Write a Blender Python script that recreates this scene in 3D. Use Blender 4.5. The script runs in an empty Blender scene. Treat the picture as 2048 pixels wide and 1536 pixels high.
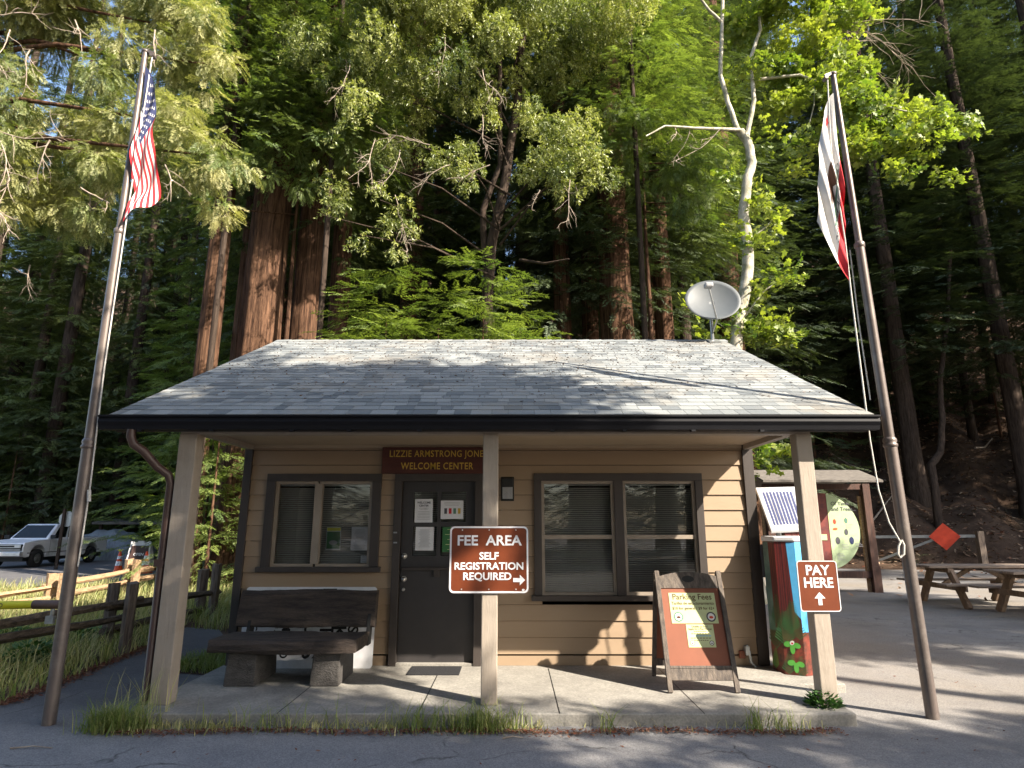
import bpy, math, random
import numpy as np
from mathutils import Vector, Matrix, Euler

random.seed(7)
rng = np.random.default_rng(7)
sc = bpy.context.scene
R = math.radians

# ------------------------------------------------------------------ camera, sky, sun, exposure
CAM_H, PITCH, FPX = 1.6, 12.7, 1250.0
cam_d = bpy.data.cameras.new("camera")
cam = bpy.data.objects.new("camera", cam_d)
sc.collection.objects.link(cam)
cam.location = (0, 0, CAM_H)
cam.rotation_euler = (R(90 + PITCH), 0, 0)
cam_d.sensor_width = 36.0
cam_d.lens = FPX / 2048 * 36
cam_d.clip_end = 2000
cam_d.clip_start = 0.05
sc.camera = cam

SUN = Vector((0.656, -0.470, 0.588)).normalized()      # direction towards the sun
sun_el = math.asin(SUN.z)
world = bpy.data.worlds.new("World")
sc.world = world
world.use_nodes = True
wn = world.node_tree
wn.nodes.clear()
sky = wn.nodes.new("ShaderNodeTexSky")
sky.sky_type = 'NISHITA'
sky.sun_disc = False
sky.sun_elevation = sun_el
sky.sun_rotation = math.atan2(SUN.x, SUN.y)
sky.air_density = 1.0
sky.dust_density = 1.5
bg = wn.nodes.new("ShaderNodeBackground")
bg.inputs[1].default_value = 0.125
wo = wn.nodes.new("ShaderNodeOutputWorld")
wn.links.new(sky.outputs[0], bg.inputs[0])
wn.links.new(bg.outputs[0], wo.inputs[0])

sl = bpy.data.lights.new("sun", 'SUN')
sl.energy = 5.0
sl.angle = R(0.5)
sl.color = (1.0, 0.90, 0.76)
so = bpy.data.objects.new("sun", sl)
sc.collection.objects.link(so)
so.rotation_euler = SUN.to_track_quat('Z', 'Y').to_euler()
so.location = (20, -15, 30)

sc.view_settings.view_transform = 'Standard'
sc.view_settings.look = 'None'
sc.view_settings.exposure = 1.7
sc.view_settings.gamma = 1.0
sc.cycles.max_bounces = 7
sc.cycles.diffuse_bounces = 4
sc.cycles.glossy_bounces = 3
sc.cycles.transmission_bounces = 5
sc.cycles.transparent_max_bounces = 8
sc.cycles.caustics_reflective = False
sc.cycles.caustics_refractive = False
sc.cycles.sample_clamp_indirect = 6

CT, ST = math.cos(R(PITCH)), math.sin(R(PITCH))


def P(px, py, Y):
    """Where the sight line of a point of the photograph meets the vertical plane at distance Y."""
    r = (768 - py) / FPX
    Z = Y * (r * CT + ST) / (CT - r * ST)
    d = Y * CT + Z * ST
    return Vector(((px - 1024) / FPX * d, Y, Z + CAM_H))


def G(px, py, z=0.0):
    """Where it meets the level plane at height z."""
    r = (768 - py) / FPX
    Z = z - CAM_H
    Y = Z * (CT - r * ST) / (r * CT + ST)
    d = Y * CT + Z * ST
    return Vector(((px - 1024) / FPX * d, Y, z))


# ------------------------------------------------------------------ materials
def srgb(r, g, b):
    return tuple((c / 12.92 if c <= 0.04045 else ((c + 0.055) / 1.055) ** 2.4) for c in (r / 255, g / 255, b / 255))


def new_mat(name):
    m = bpy.data.materials.new(name)
    m.use_nodes = True
    nt = m.node_tree
    nt.nodes.clear()
    out = nt.nodes.new("ShaderNodeOutputMaterial")
    return m, nt, out


def N(nt, typ, **kw):
    n = nt.nodes.new(typ)
    for k, v in kw.items():
        if k.startswith("i_"):
            n.inputs[k[2:].replace("_", " ")].default_value = v
        elif k.startswith("n"):
            n.inputs[int(k[1:])].default_value = v
        else:
            setattr(n, k, v)
    return n


def coords(nt, scale=(1, 1, 1), kind="Object"):
    tc = nt.nodes.new("ShaderNodeTexCoord")
    mp = nt.nodes.new("ShaderNodeMapping")
    mp.inputs["Scale"].default_value = scale
    nt.links.new(tc.outputs[kind], mp.inputs[0])
    return mp.outputs[0]


def mixc(nt, fac, a, b, blend='MIX'):
    m = nt.nodes.new("ShaderNodeMix")
    m.data_type = 'RGBA'
    m.blend_type = blend
    for sock, v in ((m.inputs[0], fac), (m.inputs[6], a), (m.inputs[7], b)):
        if hasattr(v, "links") or hasattr(v, "is_linked"):
            nt.links.new(v, sock)
        elif isinstance(v, (int, float)):
            sock.default_value = v
        else:
            sock.default_value = (*v[:3], 1)
    return m.outputs[2]


def ramp(nt, src, p0, p1, c0=(0, 0, 0), c1=(1, 1, 1)):
    r = nt.nodes.new("ShaderNodeValToRGB")
    r.color_ramp.elements[0].position = p0
    r.color_ramp.elements[1].position = p1
    r.color_ramp.elements[0].color = (*c0, 1)
    r.color_ramp.elements[1].color = (*c1, 1)
    nt.links.new(src, r.inputs[0])
    return r.outputs[0]


def noise(nt, vec, scale, detail=4, rough=0.6):
    n = N(nt, "ShaderNodeTexNoise")
    n.inputs["Scale"].default_value = scale
    n.inputs["Detail"].default_value = detail
    n.inputs["Roughness"].default_value = rough
    nt.links.new(vec, n.inputs["Vector"])
    return n.outputs["Fac"]


def surf(name, col, col2=None, rough=0.7, nscale=8, stretch=(1, 1, 1), bump=0.15, metal=0.0, spec=0.4,
         fine=None, dirt=None, dirt_scale=1.5, contrast=(0.35, 0.68), kind="Object"):
    """Principled surface with two tones of noise, bump, optional speckle and stains."""
    m, nt, out = new_mat(name)
    b = nt.nodes.new("ShaderNodeBsdfPrincipled")
    b.inputs["Roughness"].default_value = rough
    b.inputs["Metallic"].default_value = metal
    b.inputs["Specular IOR Level"].default_value = spec
    v = coords(nt, stretch, kind)
    nz = noise(nt, v, nscale, 6, 0.65)
    if col2 is None:
        col2 = tuple(c * 0.8 for c in col)
    c = mixc(nt, ramp(nt, nz, *contrast), col2, col)
    if fine:
        f = noise(nt, v, fine, 2, 0.5)
        c = mixc(nt, ramp(nt, f, 0.35, 0.65), mixc(nt, 1.0, c, (0.72, 0.72, 0.72), 'MULTIPLY'), c)
    if dirt:
        d = noise(nt, coords(nt, (1, 1, 1), kind), dirt_scale, 5, 0.7)
        c = mixc(nt, ramp(nt, d, 0.5, 0.72, (0, 0, 0), (0.75, 0.75, 0.75)), c, dirt)
    nt.links.new(c, b.inputs["Base Color"])
    if bump:
        bp = nt.nodes.new("ShaderNodeBump")
        bp.inputs["Strength"].default_value = bump
        bp.inputs["Distance"].default_value = 0.02
        nt.links.new(nz if not fine else f, bp.inputs["Height"])
        nt.links.new(bp.outputs[0], b.inputs["Normal"])
    nt.links.new(b.outputs[0], out.inputs[0])
    return m


def leaf_mat(name, ca, cb, trans=0.35, rough=0.55, gloss=0.06):
    m, nt, out = new_mat(name)
    at = N(nt, "ShaderNodeAttribute", attribute_name="tint")
    c = mixc(nt, at.outputs["Fac"], ca, cb)
    d = nt.nodes.new("ShaderNodeBsdfDiffuse")
    t = nt.nodes.new("ShaderNodeBsdfTranslucent")
    g = nt.nodes.new("ShaderNodeBsdfGlossy")
    g.inputs["Roughness"].default_value = rough
    g.inputs["Color"].default_value = (0.8, 0.85, 0.75, 1)
    nt.links.new(c, d.inputs[0])
    tc = mixc(nt, 1.0, c, (1.15, 1.25, 0.55), 'MULTIPLY')
    nt.links.new(tc, t.inputs[0])
    m1 = nt.nodes.new("ShaderNodeMixShader")
    m1.inputs[0].default_value = trans
    nt.links.new(d.outputs[0], m1.inputs[1])
    nt.links.new(t.outputs[0], m1.inputs[2])
    m2 = nt.nodes.new("ShaderNodeMixShader")
    m2.inputs[0].default_value = gloss
    nt.links.new(m1.outputs[0], m2.inputs[1])
    nt.links.new(g.outputs[0], m2.inputs[2])
    nt.links.new(m2.outputs[0], out.inputs[0])
    return m


def tint_mat(name, ca, cb, rough=0.85, fine=60, bump=0.2, stain=None):
    """Opaque material whose tone runs between two colours by the 'tint' of each face."""
    m, nt, out = new_mat(name)
    b = nt.nodes.new("ShaderNodeBsdfPrincipled")
    b.inputs["Roughness"].default_value = rough
    b.inputs["Specular IOR Level"].default_value = 0.25
    at = N(nt, "ShaderNodeAttribute", attribute_name="tint")
    c = mixc(nt, at.outputs["Fac"], ca, cb)
    v = coords(nt)
    f = noise(nt, v, fine, 3, 0.6)
    c = mixc(nt, ramp(nt, f, 0.3, 0.7), mixc(nt, 1.0, c, (0.68, 0.68, 0.68), 'MULTIPLY'), c)
    if stain:
        s = noise(nt, v, 1.1, 5, 0.7)
        c = mixc(nt, ramp(nt, s, 0.5, 0.75, (0, 0, 0), (0.55, 0.55, 0.55)), c, stain)
    nt.links.new(c, b.inputs["Base Color"])
    bp = nt.nodes.new("ShaderNodeBump")
    bp.inputs["Strength"].default_value = bump
    bp.inputs["Distance"].default_value = 0.01
    nt.links.new(f, bp.inputs["Height"])
    nt.links.new(bp.outputs[0], b.inputs["Normal"])
    nt.links.new(b.outputs[0], out.inputs[0])
    return m


def plain(name, col, rough=0.6, metal=0.0, spec=0.4):
    return surf(name, col, tuple(c * 0.88 for c in col), rough, 14, bump=0.03, metal=metal, spec=spec)


M = {}
M['asphalt'] = None  # built below


def asphalt_mat():
    m, nt, out = new_mat("asphalt")
    b = nt.nodes.new("ShaderNodeBsdfPrincipled")
    b.inputs["Roughness"].default_value = 0.9
    b.inputs["Specular IOR Level"].default_value = 0.25
    v = coords(nt)
    big = noise(nt, v, 0.35, 5, 0.65)
    mid = noise(nt, v, 2.2, 6, 0.7)
    fin = noise(nt, v, 90, 3, 0.7)
    c = mixc(nt, ramp(nt, mid, 0.3, 0.7), (0.21, 0.205, 0.21), (0.29, 0.282, 0.275))
    # pale sandy wash over the picnic side
    sep = nt.nodes.new("ShaderNodeSeparateXYZ")
    nt.links.new(v, sep.inputs[0])
    mr = N(nt, "ShaderNodeMapRange")
    mr.inputs[1].default_value = 1.5
    mr.inputs[2].default_value = 5.0
    nt.links.new(sep.outputs[0], mr.inputs[0])
    sandm = N(nt, "ShaderNodeMath", operation='MULTIPLY')
    nt.links.new(mr.outputs[0], sandm.inputs[0])
    nt.links.new(ramp(nt, big, 0.3, 0.62), sandm.inputs[1])
    mulp = N(nt, "ShaderNodeMath", operation='MULTIPLY', n1=0.75)
    nt.links.new(sandm.outputs[0], mulp.inputs[0])
    c = mixc(nt, mulp.outputs[0], c, (0.235, 0.20, 0.16))
    c = mixc(nt, ramp(nt, fin, 0.28, 0.72), mixc(nt, 1.0, c, (0.5, 0.5, 0.52), 'MULTIPLY'), mixc(nt, 1.0, c, (1.25, 1.25, 1.22), 'MULTIPLY'))
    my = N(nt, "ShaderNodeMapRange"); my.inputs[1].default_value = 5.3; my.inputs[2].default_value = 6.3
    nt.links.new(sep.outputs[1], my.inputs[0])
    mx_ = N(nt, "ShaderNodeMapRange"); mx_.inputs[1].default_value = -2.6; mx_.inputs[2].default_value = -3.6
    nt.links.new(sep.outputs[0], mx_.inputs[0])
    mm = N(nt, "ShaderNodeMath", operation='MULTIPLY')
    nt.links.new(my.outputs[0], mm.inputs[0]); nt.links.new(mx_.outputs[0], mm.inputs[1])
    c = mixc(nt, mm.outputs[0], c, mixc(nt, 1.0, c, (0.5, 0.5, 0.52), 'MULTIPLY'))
    # older patched areas and oil stains
    pt = N(nt, "ShaderNodeTexNoise"); pt.inputs["Scale"].default_value = 0.9; pt.inputs["Detail"].default_value = 8
    nt.links.new(v, pt.inputs["Vector"])
    c = mixc(nt, ramp(nt, pt.outputs["Fac"], 0.56, 0.68, (0, 0, 0), (0.4, 0.4, 0.4)), c, (0.10, 0.095, 0.095))
    # pale grit and dark oil spots
    sp = N(nt, "ShaderNodeTexVoronoi")
    sp.inputs["Scale"].default_value = 7
    nt.links.new(v, sp.inputs["Vector"])
    c = mixc(nt, ramp(nt, sp.outputs["Distance"], 0.03, 0.05, (0.8, 0.8, 0.8), (0, 0, 0)), c, (0.34, 0.31, 0.26))
    # cracks
    wv = N(nt, "ShaderNodeTexVoronoi", feature='DISTANCE_TO_EDGE')
    wv.inputs["Scale"].default_value = 0.33
    wob = N(nt, "ShaderNodeVectorMath", operation='ADD')
    wn_ = N(nt, "ShaderNodeTexNoise")
    wn_.inputs["Scale"].default_value = 1.3
    wn_.inputs["Detail"].default_value = 6
    nt.links.new(v, wn_.inputs["Vector"])
    nt.links.new(v, wob.inputs[0])
    nt.links.new(wn_.outputs["Color"], wob.inputs[1])
    nt.links.new(wob.outputs[0], wv.inputs["Vector"])
    ck = ramp(nt, wv.outputs["Distance"], 0.0015, 0.005, (1, 1, 1), (0, 0, 0))
    ckm = N(nt, "ShaderNodeMath", operation='MULTIPLY')
    nt.links.new(ck, ckm.inputs[0])
    nt.links.new(ramp(nt, mid, 0.45, 0.6), ckm.inputs[1])
    c = mixc(nt, ckm.outputs[0], c, (0.045, 0.042, 0.04))
    nt.links.new(c, b.inputs["Base Color"])
    bp = nt.nodes.new("ShaderNodeBump")
    bp.inputs["Strength"].default_value = 0.5
    bp.inputs["Distance"].default_value = 0.006
    nt.links.new(fin, bp.inputs["Height"])
    nt.links.new(bp.outputs[0], b.inputs["Normal"])
    nt.links.new(b.outputs[0], out.inputs[0])
    return m


M['asphalt'] = asphalt_mat()
M['earth'] = surf("forest_soil", (0.13, 0.085, 0.058), (0.055, 0.035, 0.025), 0.95, 1.3, bump=0.6, fine=22, spec=0.1)
M['concrete'] = surf("concrete", (0.36, 0.34, 0.30), (0.25, 0.235, 0.21), 0.85, 3.0, bump=0.12, fine=55, dirt=(0.20, 0.19, 0.17), dirt_scale=1.3)
M['siding'] = surf("siding_paint", (0.325, 0.235, 0.155), (0.30, 0.215, 0.14), 0.6, 3, (0.5, 1, 1.5), bump=0.08)
M['trim'] = surf("dark_brown_trim", (0.052, 0.042, 0.037), (0.042, 0.034, 0.030), 0.55, 8, (1, 1, 0.3), bump=0.08)
M['post'] = surf("post_paint", (0.34, 0.287, 0.235), (0.315, 0.265, 0.215), 0.6, 6, (4, 4, 0.6), bump=0.3, dirt=(0.25, 0.21, 0.17), dirt_scale=4)
M['soffit'] = surf("soffit_paint", (0.42, 0.33, 0.23), (0.38, 0.30, 0.21), 0.6, 4, bump=0.05)
M['shingle'] = tint_mat("asphalt_shingle", (0.145, 0.160, 0.170), (0.33, 0.345, 0.34), 0.92, 130, 0.25, stain=(0.30, 0.25, 0.185))
M['gutter'] = surf("gutter_metal", (0.008, 0.008, 0.011), None, 0.6, 5, bump=0.03, spec=0.2)
M['downspout'] = surf("downspout_metal", (0.075, 0.042, 0.035), None, 0.4, 5, bump=0.05)
M['winframe'] = surf("window_vinyl", (0.30, 0.25, 0.20), None, 0.5, 6, bump=0.03)
M['blind'] = plain("blind_slat", (0.60, 0.58, 0.53), 0.5)
M['dark'] = plain("dark_interior", (0.02, 0.02, 0.02), 0.9)
M['door'] = surf("door_paint", (0.040, 0.036, 0.036), (0.034, 0.031, 0.031), 0.45, 6, bump=0.06)
M['steel'] = surf("brushed_steel", (0.55, 0.53, 0.50), None, 0.28, 30, bump=0.05, metal=1.0)
M['galv'] = surf("galvanised_steel", (0.42, 0.43, 0.43), (0.3, 0.31, 0.31), 0.45, 14, bump=0.06, metal=0.7)
M['pole'] = surf("flagpole_bronze", (0.17, 0.135, 0.12), (0.12, 0.10, 0.09), 0.42, 7, (1, 1, 0.15), bump=0.08, metal=0.35, dirt=(0.22, 0.19, 0.17), dirt_scale=5)
M['rope'] = surf("rope", (0.62, 0.60, 0.56), (0.42, 0.40, 0.36), 0.8, 60, bump=0.3)
M['signbrown'] = surf("sign_brown", (0.155, 0.036, 0.012), (0.125, 0.029, 0.010), 0.4, 5, bump=0.02)
M['white'] = plain("white_paint", (0.72, 0.72, 0.74), 0.4)
M['paper'] = plain("paper", (0.66, 0.66, 0.68), 0.7)
M['black'] = plain("black", (0.012, 0.012, 0.012), 0.6)
M['ink'] = plain("grey_ink", (0.07, 0.07, 0.08), 0.8)
M['inkfaint'] = plain("faint_ink", (0.33, 0.33, 0.34), 0.8)
M['woodsign'] = surf("routed_redwood", (0.085, 0.022, 0.014), (0.055, 0.014, 0.010), 0.6, 8, (0.3, 1, 3), bump=0.3)
M['yellow'] = plain("sign_yellow", (0.55, 0.36, 0.05), 0.6)
M['benchwood'] = surf("dark_timber", (0.11, 0.082, 0.065), (0.030, 0.023, 0.020), 0.75, 3.0, (0.8, 7, 7), bump=0.9, fine=30)
M['benchleg'] = surf("dark_timber_end", (0.095, 0.088, 0.082), (0.055, 0.050, 0.047), 0.85, 8, (1, 1, 2), bump=0.5, fine=60)
M['aframe'] = surf("weathered_board_frame", (0.155, 0.125, 0.10), (0.060, 0.050, 0.045), 0.8, 6, (5, 5, 0.8), bump=0.5)
M['apanel'] = surf("board_panel", (0.23, 0.075, 0.038), (0.19, 0.062, 0.032), 0.65, 3, bump=0.05)
M['poster'] = plain("poster_green", (0.52, 0.57, 0.30), 0.55)
M['postertext'] = plain("poster_text", (0.10, 0.055, 0.02), 0.7)
M['orange'] = plain("safety_orange", (0.75, 0.09, 0.02), 0.5)
M['orangedull'] = surf("faded_orange_sign", (0.55, 0.055, 0.02), (0.40, 0.035, 0.015), 0.6, 5, bump=0.03)
M['fence'] = surf("split_rail_grey", (0.20, 0.15, 0.105), (0.045, 0.034, 0.026), 0.9, 5, (6, 1, 6), bump=0.9, fine=30)
M['fencepost'] = surf("split_post_grey", (0.22, 0.17, 0.13), (0.07, 0.05, 0.04), 0.9, 5, (7, 7, 0.7), bump=0.9)
M['fencenew'] = surf("split_rail_new", (0.46, 0.31, 0.18), (0.24, 0.15, 0.085), 0.85, 5, (6, 1, 6), bump=0.7)
M['table'] = surf("weathered_table_wood", (0.33, 0.25, 0.19), (0.17, 0.13, 0.10), 0.85, 4, (0.7, 8, 8), bump=0.5)
M['tableleg'] = surf("table_leg_wood", (0.28, 0.19, 0.125), (0.14, 0.10, 0.07), 0.85, 6, (3, 3, 1), bump=0.4)
M['kioskwood'] = surf("kiosk_timber", (0.095, 0.045, 0.032), (0.05, 0.028, 0.022), 0.8, 5, (5, 5, 0.7), bump=0.5)
M['kioskroof'] = surf("kiosk_roof", (0.17, 0.15, 0.13), (0.08, 0.07, 0.06), 0.9, 5, (1.5, 4, 4), bump=0.5)
M['slicewood'] = surf("tree_slice", (0.22, 0.040, 0.028), (0.09, 0.018, 0.018), 0.6, 5, bump=0.1)
M['discgreen'] = plain("disc_green", (0.42, 0.52, 0.30), 0.6)
M['disccream'] = plain("disc_cream", (0.62, 0.62, 0.30), 0.6)
M['solar'] = plain("solar_cell", (0.08, 0.09, 0.18), 0.25)
M['silver'] = surf("aluminium", (0.66, 0.66, 0.66), None, 0.35, 6, bump=0.02, metal=0.5)
M['dish'] = surf("dish_grey", (0.095, 0.105, 0.11), (0.08, 0.09, 0.095), 0.55, 4, bump=0.03)
M['mat'] = surf("rubber_mat", (0.022, 0.022, 0.025), None, 0.85, 90, bump=0.6)
M['redwoodbark'] = surf("redwood_bark", (0.21, 0.115, 0.070), (0.036, 0.020, 0.014), 0.95, 3.2, (4, 4, 0.35), bump=1.0, fine=16, spec=0.1)
M['darkbark'] = surf("dark_bark", (0.085, 0.062, 0.048), (0.028, 0.02, 0.016), 0.95, 4, (4, 4, 0.5), bump=1.0, spec=0.1)
M['maplebark'] = surf("maple_bark", (0.60, 0.55, 0.46), (0.24, 0.22, 0.15), 0.85, 5, (1.5, 1.5, 0.8), bump=0.5, dirt=(0.15, 0.16, 0.06), dirt_scale=3)
M['deadwood'] = surf("dead_twig", (0.42, 0.35, 0.28), (0.22, 0.17, 0.13), 0.9, 12, bump=0.2)
M['truckpaint'] = surf("white_truck_paint", (0.80, 0.82, 0.85), (0.74, 0.76, 0.80), 0.3, 2, bump=0.0, spec=0.5)
M['rubber'] = plain("tyre_rubber", (0.018, 0.018, 0.018), 0.85)
M['tarp'] = surf("grey_tarp", (0.20, 0.22, 0.23), (0.11, 0.12, 0.13), 0.5, 3, (6, 6, 0.5), bump=0.8)
M['flagred'] = plain("flag_red", (0.55, 0.025, 0.035), 0.8)
M['flagblue'] = plain("flag_blue", (0.018, 0.026, 0.085), 0.8)
M['flagwhite'] = plain("flag_white", (0.72, 0.70, 0.68), 0.8)
M['bearbrown'] = plain("bear_brown", (0.085, 0.035, 0.02), 0.8)
M['flaggreen'] = plain("flag_green", (0.10, 0.22, 0.16), 0.8)
M['muralblue'] = plain("mural_sky", (0.10, 0.42, 0.75), 0.4)
M['muralteal'] = surf("mural_teal", (0.14, 0.24, 0.20), (0.05, 0.10, 0.10), 0.4, 5, (2, 2, 1), bump=0.0)
M['muralred'] = surf("mural_trunk", (0.20, 0.028, 0.022), (0.035, 0.008, 0.010), 0.4, 5, (9, 9, 0.25), bump=0.0)
M['muralsoil'] = surf("mural_soil", (0.22, 0.045, 0.028), (0.05, 0.022, 0.015), 0.4, 14, bump=0.0)
M['muralgreen'] = plain("mural_fern", (0.035, 0.14, 0.045), 0.4)
M['murallime'] = plain("mural_leaf", (0.10, 0.38, 0.06), 0.4)
M['tape'] = plain("yellow_tape", (0.62, 0.60, 0.03), 0.4)
M['brownpipe'] = surf("gate_pipe", (0.12, 0.075, 0.06), (0.09, 0.055, 0.045), 0.5, 8, bump=0.1)
M['litter'] = tint_mat("fallen_needles", (0.17, 0.055, 0.028), (0.46, 0.33, 0.22), 0.95, 30, 0.1)
M['grassmat'] = leaf_mat("grass_blade", (0.16, 0.22, 0.045), (0.55, 0.47, 0.24), 0.3, 0.6, 0.04)
M['weed'] = leaf_mat("weed_leaf", (0.035, 0.10, 0.025), (0.075, 0.17, 0.035), 0.25)
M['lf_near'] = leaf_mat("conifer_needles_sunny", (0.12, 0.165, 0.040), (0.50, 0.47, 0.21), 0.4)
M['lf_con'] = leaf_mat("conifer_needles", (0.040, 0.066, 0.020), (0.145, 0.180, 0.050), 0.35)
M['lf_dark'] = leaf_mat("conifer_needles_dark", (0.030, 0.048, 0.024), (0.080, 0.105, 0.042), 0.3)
M['lf_sap_sunlit'] = leaf_mat("young_and_sunlit_needles", (0.075, 0.125, 0.028), (0.27, 0.33, 0.080), 0.4)
M['lf_bay'] = leaf_mat("bay_leaves", (0.085, 0.125, 0.025), (0.42, 0.43, 0.14), 0.4, 0.45, 0.06)
M['lf_maple'] = leaf_mat("maple_leaves", (0.10, 0.17, 0.024), (0.40, 0.44, 0.07), 0.45)


def glass_mat():
    m, nt, out = new_mat("window_glass")
    t = nt.nodes.new("ShaderNodeBsdfTransparent")
    t.inputs[0].default_value = (0.85, 0.86, 0.86, 1)
    g = nt.nodes.new("ShaderNodeBsdfGlossy")
    g.inputs["Roughness"].default_value = 0.01
    f = nt.nodes.new("ShaderNodeFresnel")
    f.inputs[0].default_value = 1.5
    mx = nt.nodes.new("ShaderNodeMixShader")
    ad = N(nt, "ShaderNodeMath", operation='ADD', n1=0.015)
    nt.links.new(f.outputs[0], ad.inputs[0])
    nt.links.new(ad.outputs[0], mx.inputs[0])
    nt.links.new(t.outputs[0], mx.inputs[1])
    nt.links.new(g.outputs[0], mx.inputs[2])
    nt.links.new(mx.outputs[0], out.inputs[0])
    return m


M['glass'] = glass_mat()


# ------------------------------------------------------------------ mesh helpers
def link(o, parent=None):
    sc.collection.objects.link(o)
    if parent is not None:
        o.parent = parent
    return o


def tag(o, label=None, cat=None, group=None, kind=None):
    if label:
        assert len(label.split()) <= 16, label
        o["label"] = label
    if cat:
        o["category"] = cat
    if group:
        o["group"] = group
    if kind:
        o["kind"] = kind
    return o


def empty(name, loc=(0, 0, 0), rz=0.0, **kw):
    o = bpy.data.objects.new(name, None)
    o.empty_display_size = 0.2
    o.location = loc
    o.rotation_euler = (0, 0, rz)
    link(o)
    return tag(o, **kw)


def basis(d, up=Vector((0, 0, 1))):
    d = Vector(d).normalized()
    u = Vector(up)
    if abs(d.dot(u)) > 0.98:
        u = Vector((1, 0, 0))
    s = d.cross(u).normalized()
    return s, s.cross(d).normalized()


class MB:
    def __init__(self):
        self.v, self.f, self.sm = [], [], []

    def add(self, vs, fs, smooth=False):
        k = len(self.v)
        self.v += [tuple(p) for p in vs]
        self.f += [tuple(i + k for i in f) for f in fs]
        self.sm += [smooth] * len(fs)
        return self

    def box(self, a, b, rot=None, piv=None):
        x0, y0, z0 = a
        x1, y1, z1 = b
        vs = [Vector(p) for p in ((x0, y0, z0), (x1, y0, z0), (x1, y1, z0), (x0, y1, z0),
                                  (x0, y0, z1), (x1, y0, z1), (x1, y1, z1), (x0, y1, z1))]
        if rot is not None:
            pv = Vector(piv) if piv is not None else sum(vs, Vector()) / 8
            mt = rot if isinstance(rot, Matrix) else Euler(rot).to_matrix()
            vs = [mt @ (p - pv) + pv for p in vs]
        return self.add(vs, [(0, 3, 2, 1), (4, 5, 6, 7), (0, 1, 5, 4), (1, 2, 6, 5), (2, 3, 7, 6), (3, 0, 4, 7)])

    def hexa(self, vs):
        """Eight corners: bottom ring then top ring."""
        return self.add(vs, [(0, 3, 2, 1), (4, 5, 6, 7), (0, 1, 5, 4), (1, 2, 6, 5), (2, 3, 7, 6), (3, 0, 4, 7)])

    def beam(self, p, q, w, h, up=(0, 0, 1)):
        p, q = Vector(p), Vector(q)
        s, u = basis(q - p, Vector(up))
        s, u = s * w / 2, u * h / 2
        return self.hexa([p - s - u, p + s - u, q + s - u, q - s - u, p - s + u, p + s + u, q + s + u, q - s + u])

    def prism(self, pts, vec):
        """Closed polygon pts (3-D) pushed along vec."""
        n = len(pts)
        vec = Vector(vec)
        vs = [Vector(p) for p in pts] + [Vector(p) + vec for p in pts]
        fs = [tuple(range(n - 1, -1, -1)), tuple(range(n, 2 * n))]
        fs += [(i, (i + 1) % n, n + (i + 1) % n, n + i) for i in range(n)]
        return self.add(vs, fs)

    def poly(self, pts):
        return self.add(pts, [tuple(range(len(pts)))])

    def tube(self, pts, r, n=10, cap=True, smooth=True):
        pts = [Vector(p) for p in pts]
        rs = r if isinstance(r, (list, tuple)) else [r] * len(pts)
        vs, fs = [], []
        up = Vector((0, 0, 1))
        prev = None
        for i, p in enumerate(pts):
            d = (pts[min(i + 1, len(pts) - 1)] - pts[max(i - 1, 0)]).normalized()
            if prev is None:
                s, u = basis(d)
            else:
                s = (prev - d * prev.dot(d)).normalized()
                u = s.cross(d).normalized()
            prev = s
            for k in range(n):
                a = 2 * math.pi * k / n
                vs.append(p + (s * math.cos(a) + u * math.sin(a)) * rs[i])
        for i in range(len(pts) - 1):
            for k in range(n):
                a, b = i * n + k, i * n + (k + 1) % n
                fs.append((a, b, b + n, a + n))
        self.add(vs, fs, smooth)
        if cap:
            self.add([vs[k] for k in range(n)], [tuple(range(n - 1, -1, -1))])
            self.add([vs[-n + k] for k in range(n)], [tuple(range(n))])
        return self

    def lathe(self, prof, n=24, c=(0, 0, 0), smooth=True):
        c = Vector(c)
        vs, fs = [], []
        for (r, z) in prof:
            for k in range(n):
                a = 2 * math.pi * k / n
                vs.append(c + Vector((r * math.cos(a), r * math.sin(a), z)))
        for i in range(len(prof) - 1):
            for k in range(n):
                a, b = i * n + k, i * n + (k + 1) % n
                fs.append((a, b, b + n, a + n))
        return self.add(vs, fs, smooth)

    def disc(self, c, r, nrm, n=24, thick=0.0, ry=None):
        s, u = basis(nrm)
        ry = r if ry is None else ry
        pts = [Vector(c) + s * r * math.cos(2 * math.pi * k / n) + u * ry * math.sin(2 * math.pi * k / n) for k in range(n)]
        if thick:
            return self.prism(pts, Vector(nrm).normalized() * thick)
        return self.poly(pts)

    def build(self, name, mat, parent=None, bevel=0.0, seg=2, **kw):
        me = bpy.data.meshes.new(name)
        me.from_pydata(self.v, [], self.f)
        me.polygons.foreach_set("use_smooth", self.sm)
        me.materials.append(mat)
        me.update()
        o = bpy.data.objects.new(name, me)
        link(o, parent)
        if bevel:
            md = o.modifiers.new("b", 'BEVEL')
            md.width = bevel
            md.segments = seg
            md.limit_method = 'ANGLE'
            md.angle_limit = R(40)
        return tag(o, **kw)


def rrect(x0, z0, x1, z1, r, y=0.0, n=6):
    """Rounded rectangle in the XZ plane."""
    pts = []
    for cx, cz, a0 in ((x1 - r, z0 + r, -90), (x1 - r, z1 - r, 0), (x0 + r, z1 - r, 90), (x0 + r, z0 + r, 180)):
        for k in range(n + 1):
            a = R(a0 + 90 * k / n)
            pts.append(Vector((cx + r * math.cos(a), y, cz + r * math.sin(a))))
    return pts


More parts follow.
